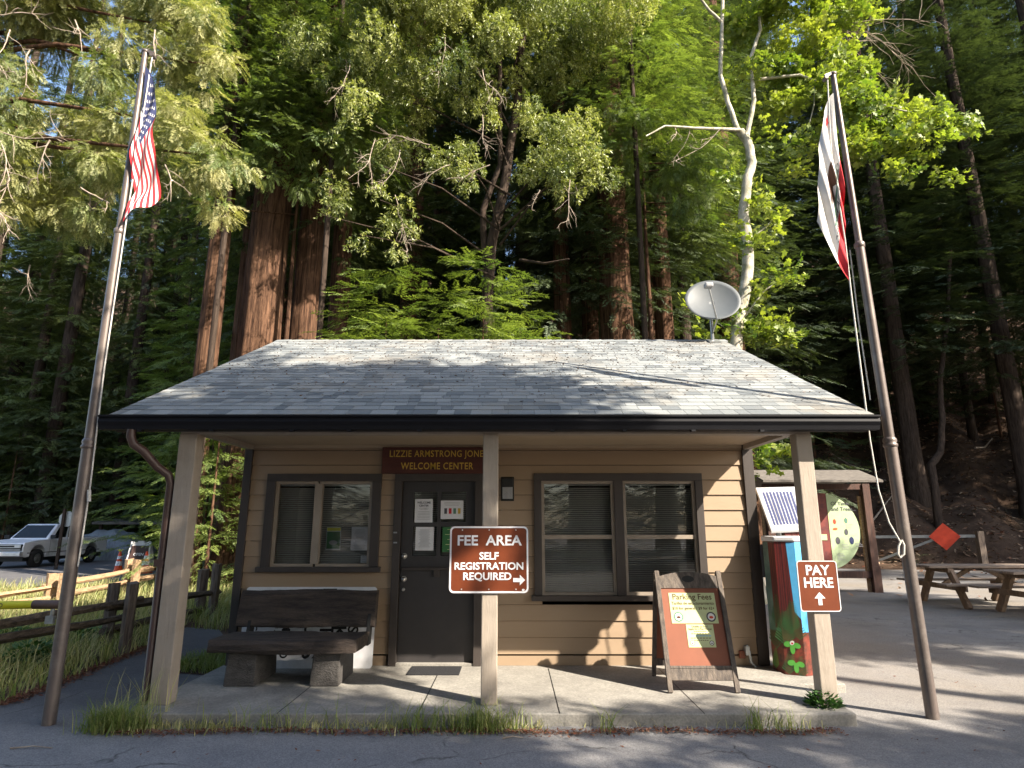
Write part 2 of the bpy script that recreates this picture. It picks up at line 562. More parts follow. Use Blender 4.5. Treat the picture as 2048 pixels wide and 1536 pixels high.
def ring_frame(mb, outer, inner, depth):
    """A flat frame between two outlines with the same number of points, pushed along +Y."""
    n = len(outer)
    d = Vector((0, depth, 0))
    vs = outer + inner + [p + d for p in outer] + [p + d for p in inner]
    fs = []
    for i in range(n):
        j = (i + 1) % n
        fs += [(i, j, n + j, n + i), (2 * n + j, 2 * n + i, 3 * n + i, 3 * n + j), (j, i, 2 * n + i, 2 * n + j), (n + i, n + j, 3 * n + j, 3 * n + i)]
    mb.add(vs, fs)


_tcache = {}


def text_verts(body, size, bold=0.0, align='CENTER', sx=1.0, spacing=1.0):
    key = (body, size, bold, align, sx, spacing)
    if key in _tcache:
        return _tcache[key]
    cu = bpy.data.curves.new("lettering", 'FONT')
    cu.body = body
    cu.size = size
    cu.align_x = align
    cu.align_y = 'CENTER'
    cu.offset = bold
    cu.resolution_u = 3
    cu.space_character = spacing
    o = bpy.data.objects.new("lettering", cu)
    sc.collection.objects.link(o)
    dg = bpy.context.evaluated_depsgraph_get()
    me = bpy.data.meshes.new_from_object(o.evaluated_get(dg))
    vs = [(v.co.x * sx, v.co.y) for v in me.vertices]
    fs = [tuple(p.vertices) for p in me.polygons]
    bpy.data.objects.remove(o)
    bpy.data.curves.remove(cu)
    bpy.data.meshes.remove(me)
    _tcache[key] = (vs, fs)
    return vs, fs


def text(body, size, mat, parent, origin, bold=0.0, align='CENTER', sx=1.0, xdir=(1, 0, 0), ydir=(0, 0, 1), name="lettering", spacing=1.0, mb=None):
    vs, fs = text_verts(body, size, bold, align, sx, spacing)
    o, X, Y = Vector(origin), Vector(xdir), Vector(ydir)
    own = mb is None
    mb = mb or MB()
    mb.add([o + X * a + Y * b for a, b in vs], fs)
    if own:
        return mb.build(name, mat, parent)


# ------------------------------------------------------------------ numpy foliage
def np_mesh(name, V, F, tint, mat):
    V = np.ascontiguousarray(V, dtype=np.float32)
    F = np.ascontiguousarray(F, dtype=np.int32)
    me = bpy.data.meshes.new(name)
    me.vertices.add(len(V))
    me.vertices.foreach_set("co", V.ravel())
    nf, k = F.shape
    me.loops.add(nf * k)
    me.loops.foreach_set("vertex_index", F.ravel())
    me.polygons.add(nf)
    me.polygons.foreach_set("loop_start", np.arange(0, nf * k, k, dtype=np.int32))
    me.update(calc_edges=True)
    at = me.attributes.new("tint", 'FLOAT', 'FACE')
    at.data.foreach_set("value", np.clip(np.asarray(tint, dtype=np.float32), 0, 1))
    if mat.name == 'asphalt_shingle':
        me.polygons.foreach_set('use_smooth', [False] * nf)
    me.materials.append(mat)
    return me


def leaf_quads(items):
    """items: (origin, direction, normal, length, width[, widest]) -> template verts and quads."""
    V, F = [], []
    for it in items:
        o, d, n, L, W = it[:5]
        w = it[5] if len(it) > 5 else 0.45
        o, d, n = np.array(o, float), np.array(d, float), np.array(n, float)
        d /= np.linalg.norm(d)
        s = np.cross(n, d)
        s /= np.linalg.norm(s) + 1e-9
        k = len(V)
        V += [o, o + d * L * w + s * W / 2, o + d * L, o + d * L * w - s * W / 2]
        F.append((k, k + 1, k + 2, k + 3))
    return np.array(V), np.array(F)


def tpl_conifer(seed=0, n=9, w=0.045):
    r = np.random.default_rng(seed)
    it = []
    for i in range(n):
        t = 0.08 + 0.80 * i / (n - 1)
        L = 0.34 * (1 - 0.55 * t) * r.uniform(0.85, 1.15)
        for s in (-1, 1):
            a = R(r.uniform(38, 60))
            it.append(((t, 0, -0.10 * t * t), (math.cos(a), s * math.sin(a), r.uniform(-0.30, 0.12)), (r.uniform(-.3, .3), r.uniform(-.5, .5), 1), L, w * r.uniform(0.8, 1.3)))
            if L > 0.22:
                it.append(((t + L * 0.45 * math.cos(a), s * L * 0.45 * math.sin(a), -0.10 * t * t - 0.02), (1, s * 0.25, r.uniform(-0.3, 0)), (0, r.uniform(-.5, .5), 1), L * 0.5, w * 0.8))
    it.append(((0.8, 0, -0.07), (1, 0, -0.25), (0, 0, 1), 0.25, w))
    return leaf_quads(it)


def tpl_bay(seed=0, n=15):
    r = np.random.default_rng(seed)
    it = []
    for i in range(n):
        t = r.uniform(0, 0.9)
        a = r.uniform(0, 2 * math.pi)
        d = np.array((r.uniform(0.2, 1.0), math.cos(a), math.sin(a) * 0.8 - 0.35))
        it.append(((t, 0, -0.15 * t * t), d, (r.uniform(-1, 1), r.uniform(-1, 1), 1), r.uniform(0.26, 0.42), r.uniform(0.07, 0.11)))
    return leaf_quads(it)


def tpl_maple(seed=0, n=5):
    r = np.random.default_rng(seed)
    it = []
    for i in range(n):
        c = np.array((r.uniform(0, 1), r.uniform(-0.45, 0.45), r.uniform(-0.25, 0.1)))
        nn = np.array((r.uniform(-.5, .5), r.uniform(-.6, .3), 1.0))
        nn /= np.linalg.norm(nn)
        a0 = r.uniform(-0.9, 0.9)
        e1 = np.cross(nn, (0, 1, 0.1)); e1 /= np.linalg.norm(e1)
        e2 = np.cross(nn, e1)
        for k, (da, L) in enumerate(((0, 0.36), (0.85, 0.30), (-0.85, 0.30), (1.75, 0.19), (-1.75, 0.19))):
            a = a0 + da
            it.append((c, e1 * math.cos(a) + e2 * math.sin(a) - 0.2 * nn, nn, L, L * 0.50, 0.5))
    return leaf_quads(it)


def inst(TV, TF, pos, dirs, ups, scale, tint, r=None):
    """Instances of a template as raw arrays."""
    r = r or rng
    pos, dirs, ups = np.asarray(pos, float), np.asarray(dirs, float), np.asarray(ups, float)
    n = len(pos)
    X = dirs / (np.linalg.norm(dirs, axis=1, keepdims=True) + 1e-9)
    Y = np.cross(ups, X)
    Y /= np.linalg.norm(Y, axis=1, keepdims=True) + 1e-9
    Z = np.cross(X, Y)
    s = np.asarray(scale, float).reshape(-1, 1, 1) * np.ones((n, 1, 1))
    V = (TV[None, :, 0:1] * X[:, None] + TV[None, :, 1:2] * Y[:, None] + TV[None, :, 2:3] * Z[:, None]) * s + pos[:, None]
    F = TF[None] + (np.arange(n) * len(TV))[:, None, None]
    t = np.repeat(np.asarray(tint, float) * np.ones(n), len(TF)) + r.normal(0, 0.10, n * len(TF))
    return V.reshape(-1, 3), F.reshape(-1, TF.shape[1]), t


def joinr(parts):
    V, F, T, k = [], [], [], 0
    for v, f, t in parts:
        V.append(v); F.append(f + k); T.append(t)
        k += len(v)
    return np.concatenate(V), np.concatenate(F), np.concatenate(T)


def conifer_points(r, z0, z1, rad, nb, ns, droop=0.25, power=0.7, slen=0.75):
    """Positions, directions, ups and sizes of the sprays of a conifer crown."""
    pos, dr, up, sz, tn = [], [], [], [], []
    for b in range(nb):
        t = r.uniform(0, 1)
        z = z0 + (z1 - z0) * t
        L = rad * (1 - t * 0.93) ** power * r.uniform(0.55, 1.15) + 0.3
        az = r.uniform(0, 2 * math.pi)
        e = np.array((math.cos(az), math.sin(az), 0))
        side = np.array((-e[1], e[0], 0))
        rise = r.uniform(-0.1, 0.35)
        dz = droop * r.uniform(0.6, 1.5)
        bt = r.normal(0.5, 0.22)
        k = max(3, int(ns * L / rad + 2))
        for i in range(k):
            q = 0.22 + 0.78 * (i + r.uniform(0, 1)) / k
            p = e * L * q + np.array((0, 0, z + rise * L * q - dz * L * q * q))
            sg = r.choice((-1, 1)) * r.uniform(0.15, 1.0)
            d = e * (0.4 + q) + side * sg + np.array((0, 0, rise - 2 * dz * q + r.normal(-0.1, 0.15)))
            p = p + side * sg * 0.08 * L
            pos.append(p); dr.append(d)
            up.append((r.normal(0, .3), r.normal(0, .3), 1))
            sz.append(slen * r.uniform(0.6, 1.15) * (1.1 - 0.3 * q))
            tn.append(bt + r.normal(0, 0.08))
    return pos, dr, up, sz, tn


def crown_mesh(name, seed, z0, z1, rad, nb, ns, mat, slen=0.75, droop=0.25, power=0.7, w=0.05, nt=9):
    r = np.random.default_rng(seed)
    pos, dr, up, sz, tn = conifer_points(r, z0, z1, rad, nb, ns, droop, power, slen)
    pos, dr, up, sz, tn = map(np.array, (pos, dr, up, sz, tn))
    parts = []
    tp = [tpl_conifer(seed * 3 + k, nt, w) for k in range(3)]
    which = r.integers(0, 3, len(pos))
    for k in range(3):
        m = which == k
        parts.append(inst(*tp[k], pos[m], dr[m], up[m], sz[m], tn[m], r))
    return np_mesh(name, *joinr(parts), mat)


def trunk_mesh(name, seed, h, r0, r1, mat, n=28, m=26, lobes=7, flare=0.35, rough=0.10):
    r = np.random.default_rng(seed)
    ph = r.uniform(0, 6.28, (4,))
    V, F = [], []
    for i in range(m + 1):
        t = i / m
        rr = r0 + (r1 - r0) * t + flare * r0 * math.exp(-t * h / 0.9)
        cx, cy = 0.12 * r0 * math.sin(3 * t + ph[0]) * 2, 0.12 * r0 * math.cos(2.3 * t + ph[1]) * 2
        for k in range(n):
            a = 2 * math.pi * k / n
            f = 1 + rough * (math.sin(lobes * a + ph[2] + 0.8 * math.sin(t * 9)) * 0.6 + math.sin((lobes * 2 + 3) * a + ph[3] + t * 4) * 0.4) + r.normal(0, rough * 0.25)
            V.append((cx + rr * f * math.cos(a), cy + rr * f * math.sin(a), -0.4 + t * (h + 0.4)))
    for i in range(m):
        for k in range(n):
            a, b = i * n + k, i * n + (k + 1) % n
            F.append((a, b, b + n, a + n))
    me = bpy.data.meshes.new(name)
    me.from_pydata(V, [], F)
    me.polygons.foreach_set("use_smooth", [True] * len(F))
    me.materials.append(mat)
    return me


def mesh_obj(name, me, parent=None, **kw):
    o = bpy.data.objects.new(name, me)
    link(o, parent)
    return tag(o, **kw)
# ================================================================== THE SETTING
def sstep(a, b, x):
    t = np.clip((x - a) / (b - a), 0, 1)
    return t * t * (3 - 2 * t)


def H(x, y):
    x, y = np.asarray(x, float), np.asarray(y, float)
    s = sstep(-6, 5, x)
    up = np.maximum(0, y - 25.5 + 0.25 * (x - 9))
    z = s * 0.52 * np.minimum(up, 110)
    z = z + (1 - s) * 0.55 * np.clip(y - 42, 0, 130)
    b = np.clip(up / 3, 0, 1) * s
    z = z + b * (0.35 * np.sin(x * 0.7 + y * 0.31) + 0.25 * np.sin(x * 1.9 - y * 1.1) + 0.12 * np.sin(3.1 * x + 2.3 * y))
    return z


def Hf(x, y):
    return float(H(x, y))


gx = np.concatenate([np.linspace(-220, -45, 20, endpoint=False), np.linspace(-45, 45, 150, endpoint=False), np.linspace(45, 220, 21)])
gy = np.concatenate([np.linspace(-160, -20, 14, endpoint=False), np.linspace(-20, 75, 150, endpoint=False), np.linspace(75, 260, 22)])
XX, YY = np.meshgrid(gx, gy)
ZZ = H(XX, YY)
Vg = np.stack([XX.ravel(), YY.ravel(), ZZ.ravel()], 1)
nxg = len(gx)
ii = (np.arange(len(gy) - 1)[:, None] * nxg + np.arange(nxg - 1)[None]).ravel()
Fg = np.stack([ii, ii + 1, ii + 1 + nxg, ii + nxg], 1)
me = np_mesh("forest_floor", Vg, Fg, np.zeros(len(Fg)), M['earth'])
me.polygons.foreach_set("use_smooth", [True] * len(Fg))
mesh_obj("ground", me, label="dark brown forest soil under the trees and up the hillside", kind="structure")


def flat(name, pts, z, mat, **kw):
    mb = MB()
    mb.poly([(p[0], p[1], z) for p in pts])
    return mb.build(name, mat, **kw)


pe = [G(0, 1412), G(120, 1368), G(230, 1322), G(300, 1292), G(352, 1262), G(400, 1240), G(452, 1222)]
fore = [(-70, -60), (70, -60), (70, 5), (33, 19.0), (26, 20.9), (18, 22.9), (10, 24.9), (5, 25.4), (3.6, 16), (3.3, 9), (3.05, 7.3), (2.9, 6.5), (-3.1, 6.5),
        (-3.15, 7.2), (-3.55, 8.2), (-4.0, 9.4)]
fore += [(-4.6, 10.4), (-5.2, 10.6)] + [(p.x, p.y) for p in reversed(pe[:5])] + [(-9, 5.6), (-16, 4.6), (-70, 4.2)]
flat("forecourt_pavement", fore, 0.004, M['asphalt'], label="grey cracked asphalt forecourt around the building", kind="structure")
road = [(-70, 15.6), (-22, 15.8), (-14, 16.5), (-11.3, 18.5), (-10.2, 22), (-10.5, 29), (-14, 31), (-22, 30), (-70, 31)]
flat("road", road, 0.006, M['asphalt'], label="asphalt road with parked pickup beyond the rail fence", kind="structure")
SL = MB()
SL.box((-3.17, 5.56, -0.1), (2.81, 7.36, 0.10))
SL.box((2.81, 6.60, -0.1), (3.26, 7.9, 0.085))
slab = SL.build("porch_pavement", M['concrete'], bevel=0.012, label="worn concrete porch slab with saw cut joints", kind="structure")
jm = MB()
for a, b in ((G(563, 1420, .1), G(622, 1372, .1)), (G(843, 1407, .1), G(880, 1345, .1)), (G(1118, 1423, .1), G(1097, 1338, .1)), (G(1398, 1418, .1), G(1373, 1390, .1))):
    x = (a.x + b.x) / 2
    jm.box((x - 0.005, 5.565, 0.098), (x + 0.005, 7.2, 0.1008))
jm.build("joint", M['black'], slab)


# ================================================================== THE BUILDING
def wb(mb, name, mat, parent, **kw):
    """Build in world coordinates under an unrotated parent."""
    o = mb.build(name, mat, parent, **kw)
    off = Vector((0, 0, 0))
    p = parent
    while p is not None:
        off += p.location
        p = p.parent
    o.location = -off
    return o


YW = 7.36
SF = 7.335          # siding front
XL, XR = -3.10, 2.79


def WX(px, py):
    return P(px, py, YW).x


def WZ(py):
    return P(1024, py, YW).z


house = empty("welcome_building", (-0.15, YW, 0.10), label="tan wooden visitor building with grey shingle roof and porch", cat="building")

lw = (WX(549, 1045), WX(744, 1045), WZ(1133), WZ(963))
rw = (WX(1083, 1070), WX(1393, 1070), WZ(1190), WZ(962))
dw = (WX(800, 1140), WX(949, 1140), 0.13, WZ(963))
openings = [lw, rw, dw]
sd = MB()
ex = 0.172
z = 0.215
row = 0
while z < 2.56:
    z1 = min(z + ex, 2.575)
    ints = [(XL, XR)]
    for (a, b, c, d) in openings:
        ov = min(z1, d) - max(z, c)
        if ov > 0.3 * ex:
            new = []
            for p, q in ints:
                if b <= p or a >= q:
                    new.append((p, q))
                    continue
                if a > p:
                    new.append((p, a))
                if b < q:
                    new.append((b, q))
            ints = new
    for p, q in ints:
        sd.hexa([(p, SF - 0.012, z + .005), (q, SF - 0.012, z + .005), (q, SF + 0.03, z + .005), (p, SF + 0.03, z + .005),
                 (p, SF + 0.004, z1), (q, SF + 0.004, z1), (q, SF + 0.03, z1), (p, SF + 0.03, z1)])
    # butt joint between two lengths of board
    row += 1
    z = z1
wall = wb(sd, "wall", M['siding'], house, label="tan lap siding")
bw = MB()
bw.box((XL, SF + 0.002, 0.101), (dw[0] - 0.11, SF + 0.05, 0.20))
bw.box((dw[1] + 0.10, SF + 0.002, 0.101), (XR, SF + 0.05, 0.20))
wb(bw, "base_board", M['siding'], wall)
# side and back walls, gables
sw = MB()
sw.box((XL + 0.002, 7.40, 0.0), (XL + 0.10, 11.40, 2.60))
sw.box((XR - 0.10, 7.40, 0.0), (XR - 0.002, 11.40, 2.60))
sw.box((XL + 0.10, 11.30, 0.0), (XR - 0.10, 11.40, 2.60))
for x0, x1 in ((XL + 0.004, XL + 0.05), (XR - 0.05, XR - 0.004)):
    sw.prism([(x0, 5.82, 2.49), (x0, 12.94, 2.49), (x0, 12.94, 2.60), (x0, 9.38, 4.30), (x0, 5.82, 2.60)], (x1 - x0, 0, 0))
wb(sw, "gable_wall", M['siding'], house)
inn = MB()
for (a, b, c, d) in (lw, rw, (dw[0], dw[1], dw[2], dw[3])):
    y0, y1 = SF + 0.06, SF + 1.6
    a2, b2, c2, d2 = a - 0.3, b + 0.3, c - 0.3, d + 0.2
    inn.poly([(a2, y1, c2), (a2, y1, d2), (b2, y1, d2), (b2, y1, c2)])
    inn.poly([(a2, y0, c2), (a2, y1, c2), (b2, y1, c2), (b2, y0, c2)])
    inn.poly([(a2, y0, d2), (b2, y0, d2), (b2, y1, d2), (a2, y1, d2)])
    inn.poly([(a2, y0, c2), (a2, y0, d2), (a2, y1, d2), (a2, y1, c2)])
    inn.poly([(b2, y0, c2), (b2, y1, c2), (b2, y1, d2), (b2, y0, d2)])
wb(inn, "room_lining", M['dark'], house)
for x0, x1 in ((XL - 0.02, XL + 0.07), (XR - 0.10, XR + 0.02)):
    ct = MB()
    ct.box((x0, SF - 0.035, 0.105), (x1, SF + 0.055, 2.57))
    wb(ct, "corner_trim", M['trim'] if x0 < 0 else M['trim'], house, bevel=0.003)
# soffit, beam, rake and fascia
sf = MB()
sf.box((XL, 5.68, 2.512), (XR, YW + 0.02, 2.55))
sf.box((XL + 0.05, SF - 0.028, 2.478), (XR - 0.1, SF + 0.0, 2.512))
wb(sf, "porch_ceiling", M['soffit'], house)
bm = MB()
bm.box((XL + 0.004, 5.80, 2.43), (XR - 0.004, 5.94, 2.511))
bm.box((XL + 0.004, 5.94, 2.46), (XL + 0.09, SF - 0.04, 2.511))
bm.box((XR - 0.09, 5.94, 2.46), (XR - 0.004, SF - 0.04, 2.511))
wb(bm, "beam", M['post'], house, bevel=0.004)

YE, ZE, YR, ZR = 5.64, 2.585, 9.38, 4.405
RX0, RX1 = -3.66, 3.29
slope = math.atan2(ZR - ZE, YR - YE)
LR = math.hypot(ZR - ZE, YR - YE)
rf = MB()
for s in (1, -1):
    def q(x, t, h):
        y = YE + math.cos(slope) * t - math.sin(slope) * h
        zz = ZE + math.sin(slope) * t + math.cos(slope) * h
        return (x, y if s == 1 else 2 * YR - y, zz)
    a = [q(RX0, 0, -0.03), q(RX1, 0, -0.03), q(RX1, LR, -0.03), q(RX0, LR, -0.03), q(RX0, 0, 0.0), q(RX1, 0, 0.0), q(RX1, LR, 0.0), q(RX0, LR, 0.0)]
    rf.hexa(a)
roof = wb(rf, "roof", M['trim'], house)
# shingles: individual tabs in lapped courses
Vs, Fs, Ts = [], [], []
rs = np.random.default_rng(3)
nc = 30
expo = LR / nc
BOXF = np.array([(0, 3, 2, 1), (4, 5, 6, 7), (0, 1, 5, 4), (1, 2, 6, 5), (2, 3, 7, 6), (3, 0, 4, 7)])
for s in (1, -1):
    for c in range(nc):
        t0 = c * expo - (0.02 if c == 0 else 0)
        t1 = min((c + 1) * expo + 0.05, LR)
        x = RX0 - 0.012 - rs.uniform(0, 0.15)
        while x < RX1 + 0.012:
            w = rs.choice((0.11, 0.15, 0.19, 0.24)) * rs.uniform(0.9, 1.1)
            xa, xb = max(x, RX0 - 0.012), min(x + w - 0.004, RX1 + 0.012)
            x += w
            if xb - xa < 0.01:
                continue
            thick = 0.002 + rs.uniform(0, 0.0008)
            dt = rs.choice((0.0, 0.0, 0.006)) if c else 0
            pts = []
            for (tt, lo, hi) in ((t0 + dt, 0.001, 0.007 + thick), (t1, 0.001, 0.003)):
                pts.append((tt, lo, hi))
            vv = []
            for hsel in (1, 2):
                for (xx, k) in ((xa, 0), (xb, 0), (xb, 1), (xa, 1)):
                    tt, lo, hi = pts[k]
                    h = lo if hsel == 1 else hi
                    y = YE + math.cos(slope) * tt - math.sin(slope) * h
                    zz = ZE + math.sin(slope) * tt + math.cos(slope) * h
                    vv.append((xx, y if s == 1 else 2 * YR - y, zz))
            k = len(Vs)
            Vs += vv
            Fs += [tuple(np.array(f) + k) for f in BOXF]
            tn = rs.choice((0.15, 0.5, 0.78), p=(0.22, 0.4, 0.38)) + rs.normal(0, 0.09)
            Ts += [tn] * 6
# ridge caps
for i in range(36):
    xa = RX0 - 0.01 + i * (RX1 - RX0 + 0.02) / 36
    xb = xa + (RX1 - RX0) / 36 + 0.03
    for s in (-1, 1):
        k = len(Vs)
        y2, z2 = YR + s * 0.13, ZR - 0.13 * math.tan(slope) + 0.014
        Vs += [(xa, YR, ZR + 0.016), (xb, YR, ZR + 0.024), (xb, y2, z2 + 0.008), (xa, y2, z2), (xa, YR, ZR + 0.004), (xb, YR, ZR + 0.004), (xb, y2, z2 - 0.008), (xa, y2, z2 - 0.008)]
        Fs += [tuple(np.array(f) + k) for f in BOXF]
        Ts += [rs.uniform(0.2, 0.8)] * 6
shm = np_mesh("shingle", np.array(Vs), np.array(Fs), Ts, M['shingle'])
sh = mesh_obj("shingle", shm, roof, label="pale grey asphalt shingle tabs")
for x0 in (RX0 + 0.005, RX1 - 0.045):
    rk = MB()
    for s in (1, -1):
        def q2(t, h):
            y = YE + math.cos(slope) * t - math.sin(slope) * h
            return (x0, y if s == 1 else 2 * YR - y, ZE + math.sin(slope) * t + math.cos(slope) * h)
        rk.prism([q2(0.0, -0.031), q2(LR, -0.031), q2(LR + 0.06, -0.16), q2(0.04, -0.16)], (0.04, 0, 0))
    wb(rk, "rake_board", M['trim'], roof)
for x in (RX0 + 0.07, RX1 - 0.13):
    tl = MB()
    tl.prism([(x, 5.66, 2.43), (x, 5.66, 2.55), (x, 5.86, 2.60), (x, 5.80, 2.50)], (0.06, 0, 0))
    wb(tl, "rafter_tail", M['soffit'], roof)
fa = MB()
fa.box((RX0 + 0.05, 5.655, 2.43), (RX1 - 0.05, 5.68, 2.555))
wb(fa, "fascia", M['trim'], roof)
gt = MB()
prof = [(0.0, 0.0), (0.0, 0.115), (-0.008, 0.12), (-0.008, 0.128), (-0.115, 0.128), (-0.115, 0.113), (-0.095, 0.105), (-0.105, 0.07), (-0.085, 0.035), (-0.075, 0.0)]
gx0, gx1 = -3.72, 3.31
gt.prism([(gx0, 5.65 + a, 2.437 + b) for a, b in prof], (gx1 - gx0, 0, 0))
gut = wb(gt, "gutter", M['gutter'], house)
for px in (282, 425, 585, 700, 840, 1105, 1248, 1385, 1522):
    g_ = MB()
    x = P(px, 857, 5.6).x
    g_.box((x - 0.018, 5.57, 2.420), (x + 0.018, 5.62, 2.436))
    wb(g_, "gutter_hanger", M['gutter'], gut)
ds = MB()
x0 = P(262, 870, 5.6).x
xp = XL - 0.055
ds.tube([(x0, 5.60, 2.44), (x0, 5.60, 2.38), (x0 + 0.02, 5.62, 2.31), (x0 + 0.10, 5.66, 2.25), (xp - 0.10, 5.76, 2.12), (xp - 0.02, 5.82, 2.05), (xp, 5.84, 1.97), (xp, 5.85, 0.16), (xp - 0.01, 5.80, 0.10)], 0.038, 12)
dsp = wb(ds, "downspout", M['downspout'], house)
st = MB()
st.box((xp - 0.045, 5.80, 1.26), (xp + 0.16, 5.895, 1.275))
st.box((xp - 0.047, 5.798, 1.235), (xp + 0.04, 5.897, 1.30))
wb(st, "strap", M['downspout'], dsp)
for x0, x1 in ((XL, XL + 0.165), (-0.268, -0.128), (XR - 0.145, XR)):
    pm = MB()
    pm.box((x0, 5.79, 0.101), (x1, 5.79 + (x1 - x0) * 0.95, 2.43))
    pst = wb(pm, "porch_post", M['post'], house, bevel=0.008)


def blinds(mb, x0, x1, z0, z1, y, step=0.024, tilt=0.75):
    n = int((z1 - z0) / step)
    for i in range(n):
        z = z0 + (i + 0.5) * step
        w = 0.0125
        dy, dz = w * math.cos(tilt), w * math.sin(tilt)
        mb.hexa([(x0, y - dy, z - dz), (x1, y - dy, z - dz), (x1, y + dy, z + dz), (x0, y + dy, z + dz),
                 (x0, y - dy, z - dz + .0015), (x1, y - dy, z - dz + .0015), (x1, y + dy, z + dz + .0015), (x0, y + dy, z + dz + .0015)])


def rect_frame(mb, x0, x1, z0, z1, w, y0, y1, wt=None, wbm=None):
    wt = w if wt is None else wt
    wbm = w if wbm is None else wbm
    mb.box((x0, y0, z0), (x0 + w, y1, z1))
    mb.box((x1 - w, y0, z0), (x1, y1, z1))
    mb.box((x0 + w, y0, z1 - wt), (x1 - w, y1, z1))
    mb.box((x0 + w, y0, z0), (x1 - w, y1, z0 + wbm))


def window(op, trimw, units, rail):
    x0, x1, z0, z1 = op
    t = MB()
    t.box((x0 - trimw, SF - 0.045, z0), (x0, SF + 0.03, z1))
    t.box((x1, SF - 0.045, z0), (x1 + trimw, SF + 0.03, z1))
    t.box((x0 - trimw, SF - 0.046, z1), (x1 + trimw, SF + 0.03, z1 + 0.085))
    w = wb(t, "window", M['trim'], house, bevel=0.003)
    s = MB()
    s.box((x0 - trimw - 0.035, SF - 0.085, z0 - 0.055), (x1 + trimw + 0.035, SF + 0.03, z0))
    wb(s, "sill", M['trim'], w, bevel=0.004)
    fr, gl, bl = MB(), MB(), MB()
    for i, (a, b) in enumerate(units):
        rect_frame(fr, a, b, z0, z1, 0.034, SF - 0.012, SF + 0.045)
        if rail:
            zr = z0 + (z1 - z0) * 0.50
            fr.box((a + 0.034, SF - 0.006, zr - 0.022), (b - 0.034, SF + 0.045, zr + 0.022))
        gl.poly([(a + 0.03, SF + 0.02, z0 + 0.03), (b - 0.03, SF + 0.02, z0 + 0.03), (b - 0.03, SF + 0.02, z1 - 0.03), (a + 0.03, SF + 0.02, z1 - 0.03)])
        blinds(bl, a + 0.01, b - 0.01, z0 + 0.02, z1 - 0.05, SF + 0.11)
        bl.box((a + 0.01, SF + 0.09, z1 - 0.05), (b - 0.01, SF + 0.13, z1 + 0.01))
    if len(units) == 2 and not rail:
        fr.box((units[0][1] - 0.03, SF - 0.03, z0 + 0.03), (units[1][0] + 0.03, SF + 0.04, z1 - 0.03))
    for i in range(len(units) - 1):
        if rail:
            m = MB()
            m.box((units[i][1], SF - 0.047, z0), (units[i + 1][0], SF + 0.03, z1))
            wb(m, "mullion", M['trim'], w, bevel=0.003)
    wb(fr, "sash_frame", M['winframe'], w)
    wb(gl, "pane", M['glass'], w)
    wb(bl, "blind", M['blind'], w)
    return w


xm = (WX(630, 1045) + WX(641, 1045)) / 2
window(lw, 0.10, [(lw[0], xm - 0.012), (xm + 0.012, lw[1])], False)
mx0, mx1 = WX(1229, 1070), WX(1247, 1070)
window(rw, 0.085, [(rw[0], mx0), (mx1, rw[1])], True)

# door: dutch door with four panes
dr = MB()
x0, x1, z0, z1 = dw
DY = SF + 0.03
wx = [WX(826, 1040), WX(874, 1040), WX(882, 1040), WX(931, 1040)]
wz = [WZ(1112), WZ(1053), WZ(1044), WZ(984)]
zs = WZ(1133)
dr.box((x0, DY, z0), (x1, DY + 0.045, zs - 0.02))
dr.box((x0, DY, zs - 0.014), (x1, DY + 0.045, wz[0]))
dr.box((x0, DY, wz[0]), (wx[0], DY + 0.045, wz[3]))
dr.box((wx[3], DY, wz[0]), (x1, DY + 0.045, wz[3]))
dr.box((x0, DY, wz[3]), (x1, DY + 0.045, z1))
dr.box((wx[1], DY, wz[0]), (wx[2], DY + 0.045, wz[3]))
dr.box((wx[0], DY, wz[1]), (wx[1], DY + 0.045, wz[2]))
dr.box((wx[2], DY, wz[1]), (wx[3], DY + 0.045, wz[2]))
door = wb(dr, "door", M['door'], house, label="dark dutch door with four small panes")
dt = MB()
dt.box((x0 - 0.085, SF - 0.045, 0.101), (x0, SF + 0.09, z1))
dt.box((x1, SF - 0.045, 0.101), (x1 + 0.085, SF + 0.09, z1))
dt.box((x0 - 0.085, SF - 0.046, z1), (x1 + 0.085, SF + 0.09, z1 + 0.085))
wb(dt, "door_frame", M['trim'], house, bevel=0.003)
dg = MB()
dg.poly([(wx[0], DY + 0.02, wz[0]), (wx[3], DY + 0.02, wz[0]), (wx[3], DY + 0.02, wz[3]), (wx[0], DY + 0.02, wz[3])])
wb(dg, "pane", M['glass'], door)
db = MB()
blinds(db, wx[0], wx[3], wz[0] - 0.02, wz[3] + 0.02, DY + 0.075)
wb(db, "blind", M['blind'], door)
sh_ = MB()
sh_.box((x0 + 0.03, DY - 0.05, zs - 0.035), (x1 - 0.03, DY, zs - 0.010))
sh_.box((WX(868, 1140), DY - 0.035, zs - 0.11), (WX(880, 1140), DY, zs - 0.035))
wb(sh_, "shelf", M['trim'], door, bevel=0.003)
for (px, py, r) in ((809, 1112, 0.032), (808, 1158, 0.032), (807, 1179, 0.018)):
    k = MB()
    c = P(px, py, DY)
    k.disc((c.x, DY, c.z), r, (0, -1, 0), 20, 0.012)
    k.lathe([(0.001, 0.062), (r * 0.55, 0.060), (r * 0.85, 0.045), (r * 0.8, 0.03), (r * 0.35, 0.012)], 16)
    n = 16 * 5
    for i in range(len(k.v) - n, len(k.v)):
        vx, vy, vz = k.v[i]
        k.v[i] = (c.x + vx, DY - vz, c.z + vy)
    wb(k, "door_knob" if r > 0.03 else "lock", M['steel'], door)
for py in (1065, 1085):
    k = MB()
    a = P(792, py, SF)
    k.box((a.x - 0.02, SF - 0.052, a.z - 0.008), (a.x + 0.02, SF - 0.045, a.z + 0.008))
    wb(k, "latch_plate", M['galv'], door)
th = MB()
th.box((x0 - 0.02, SF - 0.03, 0.101), (x1 + 0.02, SF + 0.08, 0.128))
